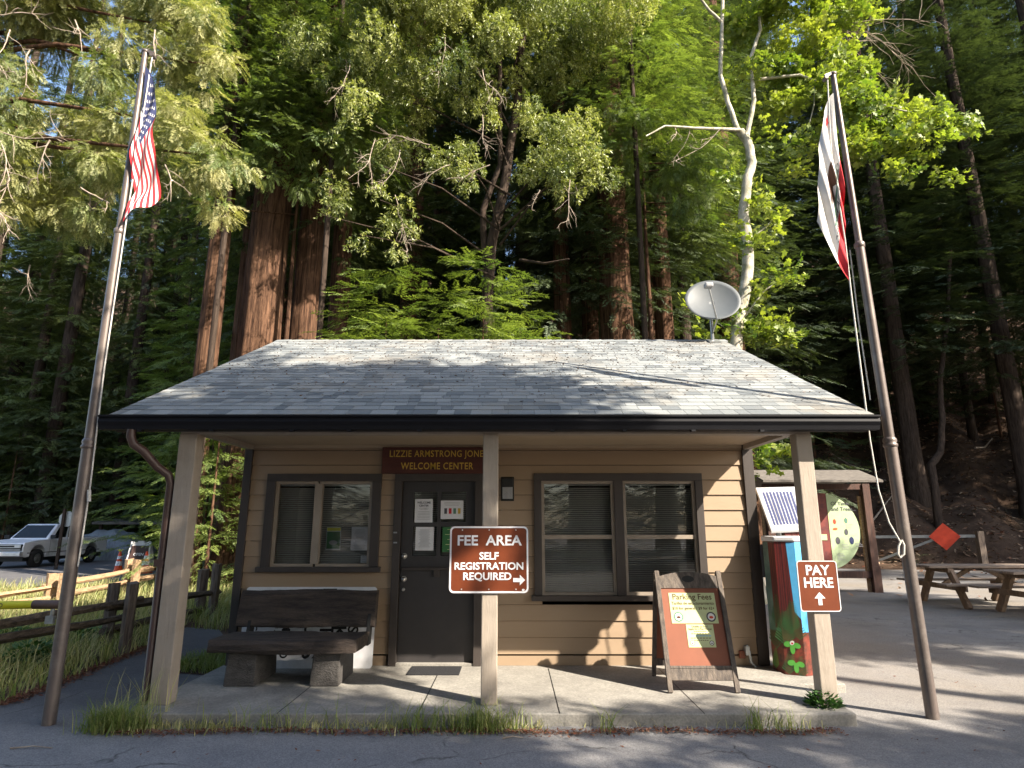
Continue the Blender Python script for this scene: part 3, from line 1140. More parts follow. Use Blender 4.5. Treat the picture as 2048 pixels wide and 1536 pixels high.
wb(th, "threshold", M['concrete'], house, bevel=0.004)
# outlet and conduit
ol = empty("outlet_box", (P(1482, 1308, SF).x, SF - 0.015, P(1482, 1308, SF).z), label="small brown outlet box with grey cable on the siding", cat="electrical outlet")
k = MB()
k.box((-0.03, -0.02, -0.04), (0.035, 0.004, 0.04))
k.build("box", M['signbrown'], ol, bevel=0.004)
k = MB()
k.tube([(0.05, -0.04, 0.10), (0.07, -0.05, 0.03), (0.08, -0.05, -0.07), (0.13, -0.05, -0.13), (0.24, -0.05, -0.15), (0.36, -0.04, -0.15)], 0.016, 8)
k.box((0.03, -0.06, 0.0), (0.075, -0.0, 0.09))
k.build("cable", M['galv'], ol)


# ================================================================== SIGNS ON THE BUILDING
def sheet(name, x0, x1, z0, z1, y, mat, label, cat, **kw):
    """A thin sheet standing in the plane y; local origin at its lower edge."""
    e = empty(name, ((x0 + x1) / 2, y, z0), label=label, cat=cat, **kw)
    m = MB()
    w, h = x1 - x0, z1 - z0
    m.box((-w / 2, -0.001, 0), (w / 2, 0.0005, h))
    m.build("sheet", mat, e)
    return e, w, h


# entrance sign
a, b = P(765, 948, SF), P(990, 896, SF)
es = empty("entrance_sign", ((a.x + b.x) / 2, SF - 0.05, a.z), label="dark red wooden sign with yellow letters above the door", cat="sign")
w, h = b.x - a.x, b.z - a.z
k = MB()
k.box((-w / 2, -0.025, 0), (w / 2, 0.03, h))
k.build("board", M['woodsign'], es, bevel=0.006)
cx = P(876, 920, SF).x - (a.x + b.x) / 2
text("LIZZIE ARMSTRONG JONES", 0.107, M['yellow'], es, (cx + 0.010, -0.0275, h * 0.74), 0.001, sx=0.80, spacing=1.1)
text("WELCOME CENTER", 0.110, M['yellow'], es, (cx, -0.0275, h * 0.27), 0.001, sx=0.80, spacing=1.1)

# wall lamp
a, b = P(1002, 1002, SF), P(1028, 954, SF)
wl = empty("wall_lamp", ((a.x + b.x) / 2, SF - 0.01, a.z), label="black wall lamp with ribbed glass beside the porch post", cat="wall lamp")
w, h = b.x - a.x, b.z - a.z
k = MB()
k.box((-w / 2, -0.02, 0), (w / 2, 0.008, h))
k.prism([(-w * 0.42, -0.02, h * 0.55), (-w * 0.42, -0.09, h * 0.58), (-w * 0.42, -0.09, h * 0.92), (-w * 0.42, -0.02, h * 0.98)], (w * 0.84, 0, 0))
k.build("housing", M['black'], wl, bevel=0.005)
k = MB()
for i in range(8):
    k.tube([(-w * 0.34 + i * w * 0.68 / 7, -0.06, h * 0.08), (-w * 0.34 + i * w * 0.68 / 7, -0.07, h * 0.56)], w * 0.055, 6)
k.build("diffuser", M['inkfaint'], wl)

# fee sign on the middle post
a, b = P(897, 1187, 5.77), P(1057, 1052, 5.77)
fs = empty("fee_sign", ((a.x + b.x) / 2, 5.775, a.z), label="brown metal sign reading FEE AREA on the middle post", cat="sign")
w, h = b.x - a.x, b.z - a.z
k = MB()
k.prism(rrect(-w / 2, 0, w / 2, h, 0.045), (0, 0.003, 0))
k.build("plate", M['signbrown'], fs)
k = MB()
ring_frame(k, rrect(-w / 2 + 0.003, 0.003, w / 2 - 0.003, h - 0.003, 0.042, -0.0025), rrect(-w / 2 + 0.018, 0.018, w / 2 - 0.018, h - 0.018, 0.03, -0.0025), 0.0015)
k.build("border", M['white'], fs)
text("FEE  AREA", 0.122, M['white'], fs, (0.0, -0.0025, h * 0.775), 0.0028, sx=1.06)
text("SELF", 0.088, M['white'], fs, (0.0, -0.0025, h * 0.545), 0.0022, sx=1.03)
text("REGISTRATION", 0.086, M['white'], fs, (0.0, -0.0025, h * 0.395), 0.0022, sx=1.05)
text("REQUIRED", 0.088, M['white'], fs, (-0.015, -0.0025, h * 0.245), 0.0022, sx=1.04)
k = MB()
X0, X1, zc = w * 0.305, w * 0.455, h * 0.195
k.prism([(X0, -0.0025, zc - 0.017), (X1 - 0.048, -0.0025, zc - 0.017), (X1 - 0.048, -0.0025, zc - 0.045), (X1, -0.0025, zc), (X1 - 0.048, -0.0025, zc + 0.045), (X1 - 0.048, -0.0025, zc + 0.017), (X0, -0.0025, zc + 0.017)], (0, 0.002, 0))
k.build("arrow", M['white'], fs)
for x in (-w * 0.34, 0, w * 0.34):
    for zz in (0.035, h - 0.035):
        k = MB(); k.disc((x, 0, zz), 0.006, (0, -1, 0), 10, 0.006); k.build("rivet", M['silver'], fs)
k = MB(); k.disc((w * 0.43, 0, 0.03), 0.013, (0, -1, 0), 12, 0.003, ry=0.009); k.build("sticker", M['white'], fs)

# pay here sign
a, b = P(1602, 1224, 5.77), P(1673, 1121, 5.77)
ps = empty("pay_sign", ((a.x + b.x) / 2, 5.775, a.z), label="small brown metal sign reading PAY HERE on the porch post", cat="sign")
w, h = b.x - a.x, b.z - a.z
k = MB()
k.prism(rrect(-w / 2, 0, w / 2, h, 0.03), (0, 0.003, 0))
k.build("plate", M['signbrown'], ps)
k = MB()
ring_frame(k, rrect(-w / 2 + 0.002, 0.002, w / 2 - 0.002, h - 0.002, 0.028, -0.0025), rrect(-w / 2 + 0.009, 0.009, w / 2 - 0.009, h - 0.009, 0.022, -0.0025), 0.0015)
k.build("border", M['white'], ps)
lt = MB()
text("PAY", 0.118, None, ps, (0, -0.0025, h * 0.80), 0.003, sx=1.0, mb=lt)
text("HERE", 0.118, None, ps, (0, -0.0025, h * 0.555), 0.003, sx=0.96, mb=lt)
lt.build("lettering", M['white'], ps)
k = MB()
t = h * 0.38
k.prism([(-0.017, -0.0025, h * 0.13), (0.017, -0.0025, h * 0.13), (0.017, -0.0025, h * 0.26), (0.048, -0.0025, h * 0.26), (0, -0.0025, t), (-0.048, -0.0025, h * 0.26), (-0.017, -0.0025, h * 0.26)], (0, 0.002, 0))
k.build("arrow", M['white'], ps)

# notices in the panes
yp = SF + 0.032


def lines(e, w, h, z0, z1, n, mat, seed, frac=0.75, y=-0.003):
    r = random.Random(seed)
    k = MB()
    for i in range(n):
        z = h * (z1 + (z0 - z1) * i / max(1, n - 1))
        ww = w * frac * r.uniform(0.6, 1)
        k.box((-ww / 2, y, z - 0.0022), (ww / 2, y + 0.001, z + 0.0022))
    k.build("print", mat, e)


def xz(px0, py1, px1, py0, y):
    a, b = P(px0, py1, y), P(px1, py0, y)
    return a.x, b.x, a.z, b.z


q = xz(651, 1100, 683, 1054, yp)
e, w, h = sheet("poster", *q, yp, M['paper'], "small forest poster with yellow top taped inside the window", "poster")
k = MB(); k.box((-w * .46, -0.003, h * .83), (w * .46, -0.002, h * .97)); k.build("banner", M['tape'], e)
k = MB(); k.box((-w * .46, -0.003, h * .05), (w * .46, -0.002, h * .80)); k.build("picture", M['muralgreen'], e)
k = MB(); k.disc((0, -0.0035, h * .32), w * 0.3, (0, -1, 0), 16, 0, h * 0.1); k.build("clearing", M['inkfaint'], e)
q = xz(701, 1101, 738, 1054, yp)
e, w, h = sheet("notice", *q, yp, M['paper'], "white printed notice inside the window beside the green poster", "notice")
lines(e, w, h, .1, .88, 15, M['inkfaint'], 3)
q = xz(721, 1126, 735, 1111, yp)
e, w, h = sheet("sticker", *q, yp, M['paper'], "tiny white sticker low in the window corner", "sticker")
lines(e, w, h, .2, .8, 3, M['inkfaint'], 4)
yd = DY - 0.006
q = xz(829, 1045, 866, 998, yd)
e, w, h = sheet("notice", *q, yd, M['paper'], "white closed notice in the upper door pane beside the knob side", "notice")
text("WELCOME", 0.032, M['ink'], e, (0, -0.003, h * .84), 0.001)
text("CENTER", 0.030, M['ink'], e, (0, -0.003, h * .71), 0.001)
text("CLOSED", 0.028, M['inkfaint'], e, (0, -0.003, h * .58), 0.0005)
lines(e, w, h, .14, .46, 6, M['inkfaint'], 5)
q = xz(881, 1038, 927, 1001, yd)
e, w, h = sheet("notice", *q, yd, M['paper'], "white notice with four small coloured pictures in the door pane", "notice")
lines(e, w, h, .74, .88, 3, M['inkfaint'], 6)
for i, mm in enumerate((M['ink'], M['flagred'], M['flaggreen'], M['yellow'])):
    k = MB(); xx = -w * .34 + i * w * .2
    k.box((xx, -0.003, h * .28), (xx + w * .12, -0.002, h * .58)); k.build("picture", mm, e)
q = xz(830, 1101, 868, 1054, yd)
e, w, h = sheet("notice", *q, yd, M['paper'], "white letter in the lower door pane with dense print", "notice")
lines(e, w, h, .15, .88, 17, M['inkfaint'], 7)
q = xz(884, 1104, 925, 1054, yd)
e, w, h = sheet("poster", *q, yd, M['muralgreen'], "green poster in the door pane half behind the fee sign", "poster")
lines(e, w, h, .1, .9, 5, M['disccream'], 8)

# door mat
a, b = G(808, 1351, .1), G(921, 1335, .1)
k = MB(); k.box((a.x + 0.02, a.y, 0.101), (G(918, 1351, .1).x, b.y, 0.113))
k.build("door_mat", M['mat'], bevel=0.003, label="flat black rubber door mat on the porch slab", cat="door mat")

# ================================================================== BENCH AND THE BOARD BEHIND IT
bn = empty("timber_bench", (-2.18, 6.7, 0.10), label="heavy dark timber bench on two block legs on the porch", cat="bench")


def wavy_plank(x0, x1, corners, seed, n=26):
    """A rough-hewn plank along x; corners is the closed YZ outline."""
    r = random.Random(seed)
    mb = MB()
    m = len(corners)
    vs, fs = [], []
    for i in range(n + 1):
        t = i / n
        x = x0 + (x1 - x0) * t
        for j, (y, z) in enumerate(corners):
            vs.append((x + (r.uniform(-.012, .012) if i in (0, n) else 0), y + 0.008 * math.sin(5 * t + j * 1.7 + seed) + r.uniform(-.003, .003), z + 0.008 * math.sin(7 * t + j * 2.1 + seed) + r.uniform(-.003, .003)))
    for i in range(n):
        for j in range(m):
            a, b = i * m + j, i * m + (j + 1) % m
            fs.append((a, b, b + m, a + m))
    fs.append(tuple(range(m - 1, -1, -1)))
    fs.append(tuple(range(n * m, n * m + m)))
    mb.add(vs, fs)
    return mb


wavy_plank(-0.72, 0.68, [(-0.33, 0.30), (-0.345, 0.335), (-0.34, 0.38), (-0.31, 0.415), (-0.1, 0.425), (0.2, 0.42), (0.25, 0.40), (0.25, 0.30), (0.0, 0.295)], 1).build("seat", M['benchwood'], bn)
wavy_plank(-0.72, 0.73, [(0.285, 0.45), (0.27, 0.47), (0.325, 0.77), (0.345, 0.805), (0.39, 0.815), (0.42, 0.80), (0.37, 0.47), (0.35, 0.445)], 2).build("backrest", M['benchwood'], bn)
for x0, x1 in ((-0.57, -0.27), (0.25, 0.53)):
    k = MB()
    k.hexa([(x0, -0.28, 0), (x1, -0.28, 0), (x1, 0.30, 0), (x0, 0.30, 0), (x0 + 0.02, -0.27, 0.295), (x1, -0.27, 0.295), (x1, 0.27, 0.295), (x0 + 0.02, 0.27, 0.295)])
    k.build("leg", M['benchleg'], bn, bevel=0.012)
for x in (-0.6, 0.655):
    k = MB()
    k.hexa([(x, 0.20, 0.28), (x + 0.035, 0.20, 0.28), (x + 0.035, 0.34, 0.28), (x, 0.34, 0.28), (x, 0.36, 0.80), (x + 0.035, 0.36, 0.80), (x + 0.035, 0.42, 0.80), (x, 0.42, 0.80)])
    k.build("back_bracket", M['black'], bn)

# stored sign leaning on the wall behind the bench, turned on its side
sg = empty("stored_sign", (-2.22, 7.20, 0.10), label="white metal sign turned sideways and stored behind the bench", cat="sign")
sg.rotation_euler = (R(-6), 0, 0)
k = MB(); k.prism(rrect(-0.73, 0.0, 0.72, 0.83, 0.035), (0, 0.004, 0)); k.build("plate", M['white'], sg)
lt = MB()
for body, s, x, z in (("GE", 0.10, -0.60, 0.38), ("OF ARMS", 0.05, -0.36, 0.36), ("LIMITED", 0.13, -0.25, 0.33), ("AY", 0.13, -0.25, 0.49), ("HOURS", 0.21, 0.02, 0.44), ("POSTED", 0.21, 0.19, 0.44), ("PARK", 0.21, 0.33, 0.55), ("CLOSED", 0.16, 0.48, 0.45)):
    text(body, s, M['black'], sg, (x, -0.002, z), s * 0.02, xdir=(0, 0, -1), ydir=(1, 0, 0))

# ================================================================== SANDWICH BOARD
sb = empty("sandwich_board", (1.755, 6.20, 0.10), label="wooden sandwich board with pale green parking fee posters on the porch", cat="sandwich board")
hw = 0.33
tilt = R(18.5)
Xd, Yd, Nd = Vector((1, 0, 0)), Vector((0, math.sin(tilt), math.cos(tilt))), Vector((0, -math.cos(tilt), math.sin(tilt)))


def sbp(x, t, off=0.0):
    return Xd * x + Yd * t + Nd * off


def sbbox(mb, x0, x1, t0, t1, o0, o1):
    mb.hexa([sbp(x0, t0, o1), sbp(x1, t0, o1), sbp(x1, t0, o0), sbp(x0, t0, o0), sbp(x0, t1, o1), sbp(x1, t1, o1), sbp(x1, t1, o0), sbp(x0, t1, o0)])


k = MB()
sbbox(k, -hw, -hw + 0.045, 0, 1.10, 0, 0.035)
sbbox(k, hw - 0.045, hw, 0, 1.10, 0, 0.035)
sbbox(k, -hw + 0.045, hw - 0.045, 0.10, 0.20, 0.004, 0.03)
sbbox(k, -hw + 0.045, hw - 0.045, 0.20, 0.225, 0.006, 0.034)
k.build("frame", M['aframe'], sb, bevel=0.003)
k = MB()
top = []
for i in range(13):
    x = -hw + 0.045 + (2 * hw - 0.09) * i / 12
    top.append((x, 1.03 + 0.06 * (1 - (x / hw) ** 2)))
outl = [sbp(-hw + 0.045, 0.93, 0.028), sbp(hw - 0.045, 0.93, 0.028)] + [sbp(x, t, 0.028) for x, t in reversed(top)]
k.prism(outl, -Nd * 0.022)
cr = k.build("top_rail", M['aframe'], sb)
k = MB()
k.poly([sbp(-0.005 + 0.06 * math.cos(a), 1.018 + 0.032 * math.sin(a), 0.030) for a in [2 * math.pi * i / 24 for i in range(24)]])
k.build("hand_hole", M['black'], cr)
k = MB(); sbbox(k, -hw + 0.045, hw - 0.045, 0.225, 0.93, 0.008, 0.018); k.build("panel", M['apanel'], sb)
# rear frame
k = MB()
for x in (-hw, hw - 0.04):
    k.beam((x + 0.02, 0.36, 1.02), (x + 0.02, 0.66, 0.0), 0.04, 0.03)
k.beam((-hw + 0.04, 0.63, 0.14), (hw - 0.04, 0.63, 0.14), 0.02, 0.07)
k.build("rear_frame", M['aframe'], sb)
k = MB(); k.hexa([(-hw + 0.04, 0.375, 0.95), (hw - 0.04, 0.375, 0.95), (hw - 0.04, 0.385, 0.95), (-hw + 0.04, 0.385, 0.95), (-hw + 0.04, 0.60, 0.18), (hw - 0.04, 0.60, 0.18), (hw - 0.04, 0.61, 0.18), (-hw + 0.04, 0.61, 0.18)])
k.build("rear_panel", M['apanel'], sb)


def poster(x0, x1, t0, t1, name, label):
    k = MB(); sbbox(k, x0, x1, t0, t1, 0.0185, 0.0215)
    return k.build(name, M['poster'], sb, label=label)


def ptxt(par, body, size, x, t, mat, bold=0.0, sx=1.0):
    text(body, size, mat, par, sbp(x, t, 0.0228), bold, sx=sx, xdir=Xd, ydir=Yd)


p1 = poster(-0.215, 0.235, 0.60, 0.885, "poster", "pale green poster headed Parking Fees")
ptxt(p1, "Parking Fees", 0.077, 0.01, 0.845, M['postertext'], 0.0012)
ptxt(p1, "Tarifas de estacionamiento", 0.038, 0.01, 0.785, M['postertext'], 0.0008)
ptxt(p1, "$10 for general / $9 for 62+", 0.036, 0.01, 0.738, M['postertext'], 0.0008)
p2 = poster(-0.085, 0.175, 0.385, 0.59, "poster", "smaller pale green poster about fee waivers")
ptxt(p2, "Unable to Pay?", 0.026, 0.045, 0.570, M['postertext'], 0.0005)
ptxt(p2, "Apply for a Fee Waiver", 0.024, 0.045, 0.548, M['postertext'], 0.0005)
for i, (s, mm) in enumerate(((0.016, 'postertext'), (0.016, 'postertext'), (0.018, 'muralblue'), (0.016, 'postertext'), (0.014, 'postertext'))):
    k = MB()
    t = 0.527 - i * 0.020
    wd = (0.06, 0.09, 0.105, 0.10, 0.07)[i]
    nseg = 7
    for j in range(nseg):
        xa = 0.045 - wd + 2 * wd * j / nseg
        sbbox(k, xa, xa + 2 * wd / nseg * 0.72, t - 0.003, t + 0.003, 0.0215, 0.0228)
    k.build("print", M[mm], p2)


def seal(par, x, t, r, c1, c2, c3):
    for rr, mm, o in ((r, c1, 0.0226), (r * 0.72, c2, 0.0234)):
        k = MB(); k.poly([sbp(x + rr * math.cos(a), t + rr * math.sin(a), o) for a in [2 * math.pi * i / 24 for i in range(24)]])
        k.build("emblem", M[mm], par)
    k = MB()
    k.poly([sbp(x + r * 0.45 * math.cos(a), t - r * 0.1 + r * 0.26 * math.sin(a), 0.0242) for a in [2 * math.pi * i / 16 for i in range(16)]])
    k.build("emblem", M[c3], par)


seal(p1, -0.145, 0.660, 0.046, 'flaggreen', 'flagwhite', 'bearbrown')
seal(p1, 0.17, 0.660, 0.046, 'ink', 'flagwhite', 'orangedull')
seal(p2, -0.045, 0.423, 0.022, 'flaggreen', 'flagwhite', 'bearbrown')
seal(p2, 0.138, 0.423, 0.022, 'ink', 'flagwhite', 'ink')

# ================================================================== PAY STATION WITH SOLAR PANEL
pay = empty("pay_station", (3.02, 7.15, 0.085), R(-24), label="pay station pillar painted with redwoods ferns and flowers beside the building", cat="pay station")
k = MB()
PW, PH_ = 0.22, 1.34
oct_ = [(-PW, -0.10), (-0.10, -PW), (0.10, -PW), (PW, -0.10), (PW, PW), (-PW, PW)]
k.prism([(x, y, 0.0) for x, y in oct_], (0, 0, PH_))
k.build("body", M['muralsoil'], pay, bevel=0.004)
k = MB()
k.prism([(x * 1.06, y * 1.06, PH_) for x, y in oct_], (0, 0, 0.055))
k.build("cap", M['white'], pay, bevel=0.015)


def face_map(p, q, off=0.0):
    """Maps (u 0..1, z) onto a vertical face from p to q of the pillar."""
    p, q = Vector((p[0], p[1], 0)), Vector((q[0], q[1], 0))
    nrm = (q - p).normalized().cross(Vector((0, 0, 1)))

    def f(u, z):
        return p + (q - p) * u + Vector((0, 0, z)) + nrm * off
    return f


def mural(fm, pts, mat, name="mural"):
    k = MB(); k.poly([fm(u, z) for u, z in pts])
    k.build(name, M[mat], pay)


F1 = lambda o: face_map((-PW, 0.20), (-PW, -0.10), o)
F2 = lambda o: face_map((-PW, -0.10), (-0.10, -PW), o)
F3 = lambda o: face_map((-0.10, -PW), (0.10, -PW), o)
F4 = lambda o: face_map((0.10, -PW), (PW, -0.10), o)
for fm, d in ((F1, 'muralred'), (F2, 'muralteal'), (F3, 'muralred'), (F4, 'muralblue')):
    mural(fm(0.002), [(0.0, 0.42), (1.0, 0.42), (1.0, PH_ - 0.005), (0.0, PH_ - 0.005)], d)
mural(F2(0.003), [(0.55, 0.45), (1.0, 0.45), (1.0, PH_ - 0.01), (0.45, PH_ - 0.01)], 'muralred')
mural(F3(0.003), [(0.72, 0.62), (1.0, 0.55), (1.0, PH_ - 0.01), (0.58, PH_ - 0.01)], 'muralblue')
for u in (0.10, 0.22, 0.33, 0.45, 0.54):
    mural(F3(0.0035), [(u, 0.44), (u + 0.03, 0.44), (u + 0.015, PH_ - 0.01), (u, PH_ - 0.01)], 'black')
rr_ = random.Random(5)


def fern(fm, u0, z0, n, L, mat, lean=0.0, o=0.0045):
    k = MB()
    for i in range(n):
        t = i / n
        z = z0 + L * t
        ln = L * 0.42 * (1 - t * 0.8)
        for s in (-1, 1):
            u = u0 + lean * t
            k.poly([fm(o)(u, z), fm(o)(u + s * ln * 3.2, z + ln * 0.55), fm(o)(u + s * ln * 3.4, z + ln * 0.48), fm(o)(u, z - L / n * 0.35)])
    k.build("mural_fern", M[mat], pay)


fern(F3, 0.45, 0.42, 13, 0.32, 'muralgreen', 0.2)
fern(F3, 0.12, 0.30, 12, 0.34, 'muralgreen', 0.1)
fern(F3, 0.2, 0.02, 10, 0.24, 'muralgreen', 0.2)
fern(F3, 0.8, 0.0, 9, 0.2, 'muralgreen', 0.0)
fern(F2, 0.7, 0.5, 12, 0.3, 'muralgreen', 0.1)
fern(F3, 0.85, 0.36, 10, 0.24, 'muralgreen', -0.1, 0.005)
fern(F2, 0.5, 0.25, 12, 0.42, 'muralgreen', 0.1)
fern(F1, 0.5, 0.15, 10, 0.30, 'muralgreen')
fern(F2, 0.3, 0.05, 9, 0.20, 'murallime', 0.1, 0.0055)


def blob(fm, u, z, ru, rz, mat, o=0.006, rot=0.0):
    k = MB()
    k.poly([fm(o)(u + (ru * math.cos(a) * math.cos(rot) - ru * math.sin(a) * math.sin(rot) * 0.5), z + rz * (math.sin(a) * math.cos(rot) + math.cos(a) * math.sin(rot))) for a in [2 * math.pi * i / 18 for i in range(18)]])
    k.build("mural_leaf", M[mat], pay)


for u, z in ((0.45, 0.30), (0.55, 0.12)):
    blob(F3, u - 0.22, z, 0.19, 0.028, 'murallime', 0.0062, 0.3)
    blob(F3, u + 0.22, z - 0.01, 0.19, 0.028, 'murallime', 0.0064, -0.4)
    blob(F3, u, z - 0.045, 0.12, 0.05, 'murallime', 0.0066)
blob(F3, 0.45, 0.315, 0.12, 0.022, 'flagwhite', 0.0075, 0.5)
blob(F3, 0.45, 0.31, 0.05, 0.01, 'flagred', 0.008)
k = MB(); k.box((-PW - 0.03, -0.06, 0.95), (-PW - 0.003, 0.12, 1.30)); k.build("payment_panel", M['ink'], pay, bevel=0.004)
k = MB(); k.box((-PW - 0.034, -0.03, 1.13), (-PW - 0.030, 0.09, 1.24)); k.build("screen", M['solar'], pay)
# solar panel on its bracket
k = MB(); k.tube([(-0.05, 0.05, PH_ + 0.05), (-0.05, 0.05, PH_ + 0.25)], 0.03, 10); k.build("panel_post", M['galv'], pay)
k = MB()
Mi = Matrix.Rotation(R(24), 3, 'Z')


def payloc(v):
    return Mi @ (Vector(v) - Vector((3.02, 7.15, 0.085)))


c4 = [P(1543, 1063, 7.05), P(1618, 1059, 7.0), P(1590, 973, 7.33), P(1511, 975, 7.38)]
nrm = (c4[1] - c4[0]).cross(c4[3] - c4[0]).normalized()
c4 = [payloc(c) for c in c4]
nrm = (c4[1] - c4[0]).cross(c4[3] - c4[0]).normalized()
k.prism([c + nrm * 0.0 for c in c4], -nrm * 0.04)
sp_ = k.build("solar_panel", M['silver'], pay, bevel=0.004)


def bil(u, v, o):
    return c4[0] * (1 - u) * (1 - v) + c4[1] * u * (1 - v) + c4[2] * u * v + c4[3] * (1 - u) * v + nrm * o


k = MB(); k.poly([bil(0.08, 0.09, .002), bil(0.92, 0.09, .002), bil(0.92, 0.91, .002), bil(0.08, 0.91, .002)]); k.build("backing", M['white'], sp_)
k = MB()
for i in range(9):
    u = 0.12 + i * 0.0865
    k.poly([bil(u, 0.13, .004), bil(u + 0.058, 0.13, .004), bil(u + 0.058, 0.88, .004), bil(u, 0.88, .004)])
k.build("cell_strip", M['solar'], sp_)

# ================================================================== SATELLITE DISH
dc = P(1426, 607, 9.15)
sdh = empty("satellite_dish", (dc.x, 9.30, 4.40), label="grey satellite dish on a short mast on the roof ridge", cat="satellite dish")
k = MB(); k.tube([(0, 0, -0.03), (0, -0.01, 0.15), (0, -0.01, 0.42)], 0.024, 10)
k.box((-0.09, -0.16, -0.045), (0.09, 0.06, -0.025), rot=(R(26), 0, 0))
k.beam((-0.02, -0.12, -0.03), (0, -0.02, 0.25), 0.02, 0.02)
k.build("mast", M['galv'], sdh)
nrm = Vector((-0.10, -0.92, 0.36)).normalized()
s_, u_ = basis(nrm)
k = MB()
vs, fs_ = [], []
n, m_ = 40, 8
cc = Vector((0.0, -0.10, 0.56))
for j in range(m_ + 1):
    rr = j / m_
    for i in range(n):
        a = 2 * math.pi * i / n
        vs.append(cc + s_ * 0.415 * rr * math.cos(a) + u_ * 0.395 * rr * math.sin(a) + nrm * 0.09 * rr * rr)
for j in range(m_):
    for i in range(n):
        a, b = j * n + i, j * n + (i + 1) % n
        fs_.append((a, b, b + n, a + n))
k.add(vs, fs_, True)
do = k.build("reflector", M['dish'], sdh)
md = do.modifiers.new("s", 'SOLIDIFY'); md.thickness = 0.008
lq = P(1417, 572, 8.78) - Vector(sdh.location)
k = MB(); k.tube([(0.0, -0.03, 0.10), (-0.01, -0.30, 0.22), lq], 0.014, 8)
arm = k.build("feed_arm", M['galv'], sdh)
k = MB(); k.box((lq.x - 0.06, lq.y - 0.06, lq.z - 0.03), (lq.x + 0.06, lq.y + 0.06, lq.z + 0.045)); k.build("receiver", M['inkfaint'], arm, bevel=0.02)


# ================================================================== FLAGPOLES AND FLAGS
def flagpole(name, base, top, label):
    e = empty(name, (base.x, base.y, 0), label=label, cat="flagpole", group="flagpoles in front of the porch")
    d = Vector((top.x - base.x, 0, 0))
    k = MB()
    h = top.z
    def at(z):
        return (d.x * z / h, 0, z)
    zj = [P(base_px[0], base_px[1], base.y).z for base_px in joints[name]]
    r0, r1, r2 = 0.052, 0.042, 0.032
    k.tube([at(-0.1), at(zj[0])], r0, 18)
    k.tube([at(zj[0]), at(zj[1])], [r1 + 0.002, r1], 18)
    k.tube([at(zj[1]), at(h)], [r2 + 0.001, r2 - 0.004], 18)
    k.lathe([(r0, -0.06), (r0 + 0.010, -0.05), (r0 + 0.010, -0.03), (r0, -0.02), (r0 + 0.008, 0.0), (r0 + 0.004, 0.02), (r1 + 0.002, 0.035)], 18, at(zj[0]))
    k.lathe([(r1, -0.05), (r1 + 0.008, -0.04), (r1 + 0.008, 0.0), (r2, 0.02)], 18, at(zj[1]))
    k.lathe([(r2 - 0.004, -0.01), (r2 + 0.006, 0.0), (r2 + 0.006, 0.02), (0.001, 0.04)], 18, at(h))
    k.build("pole", M['pole'], e)
    return e, at, h


joints = {"flagpole": [(178, 885), (237, 460)], "flagpole.001": [(1784, 882), (1717, 487)]}
b1, t1 = G(97, 1450), P(291, 105, G(97, 1450).y)
e1, at1, h1 = flagpole("flagpole", b1, t1, "bronze flagpole flying the red white and blue striped flag")
b2, t2 = G(1866, 1438), P(1666, 150, G(1866, 1438).y)
joints["flagpole"] = joints["flagpole.001"]
e2, at2, h2 = flagpole("flagpole", b2, t2, "bronze flagpole flying the white and red bear flag")
# trucks, halyards
for e, at, h, s in ((e1, at1, h1, 1), (e2, at2, h2, -1)):
    k = MB()
    k.beam(Vector(at(h)) + Vector((0, -0.01, 0.02)), Vector(at(h)) + Vector((s * 0.10, -0.02, -0.03)), 0.02, 0.03)
    k.tube([Vector(at(h)) + Vector((s * 0.09, -0.04, -0.05)), Vector(at(h)) + Vector((s * 0.09, 0.02, -0.05))], 0.022, 10)
    k.build("pulley", M['pole'], e)
k = MB()
a = Vector(at1(h1))
k.tube([a + Vector((0.09, -0.02, -0.06)), (at1(4.6)[0] + 0.07, -0.03, 4.6), (at1(3.0)[0] + 0.06, -0.03, 3.0), (at1(1.9)[0] + 0.085, -0.03, 1.9), (at1(1.25)[0] + 0.07, -0.02, 1.25)], 0.007, 6)
k.tube([(at1(1.9)[0] + 0.08, -0.03, 1.9), (at1(1.8)[0] + 0.095, -0.035, 1.8)], 0.016, 6)
k.build("halyard", M['rope'], e1)
k = MB()


def rp(px, py, dy=-0.05):
    v = P(px, py, b2.y + dy)
    return (v.x - b2.x, dy, v.z)


k.tube([rp(1655, 160), rp(1662, 300), rp(1690, 480), rp(1704, 600), rp(1722, 740), rp(1740, 880), rp(1757, 980), rp(1778, 1045), rp(1800, 1083)], 0.007, 6)
k.tube([rp(1700, 500, .03), rp(1717, 640, .03), rp(1741, 800, .03)], 0.006, 6)
k.tube([rp(1803, 1080), rp(1797, 1092), rp(1796, 1108), rp(1801, 1116), rp(1808, 1108), rp(1808, 1090), rp(1803, 1080)], 0.009, 6)
k.build("halyard", M['rope'], e2)


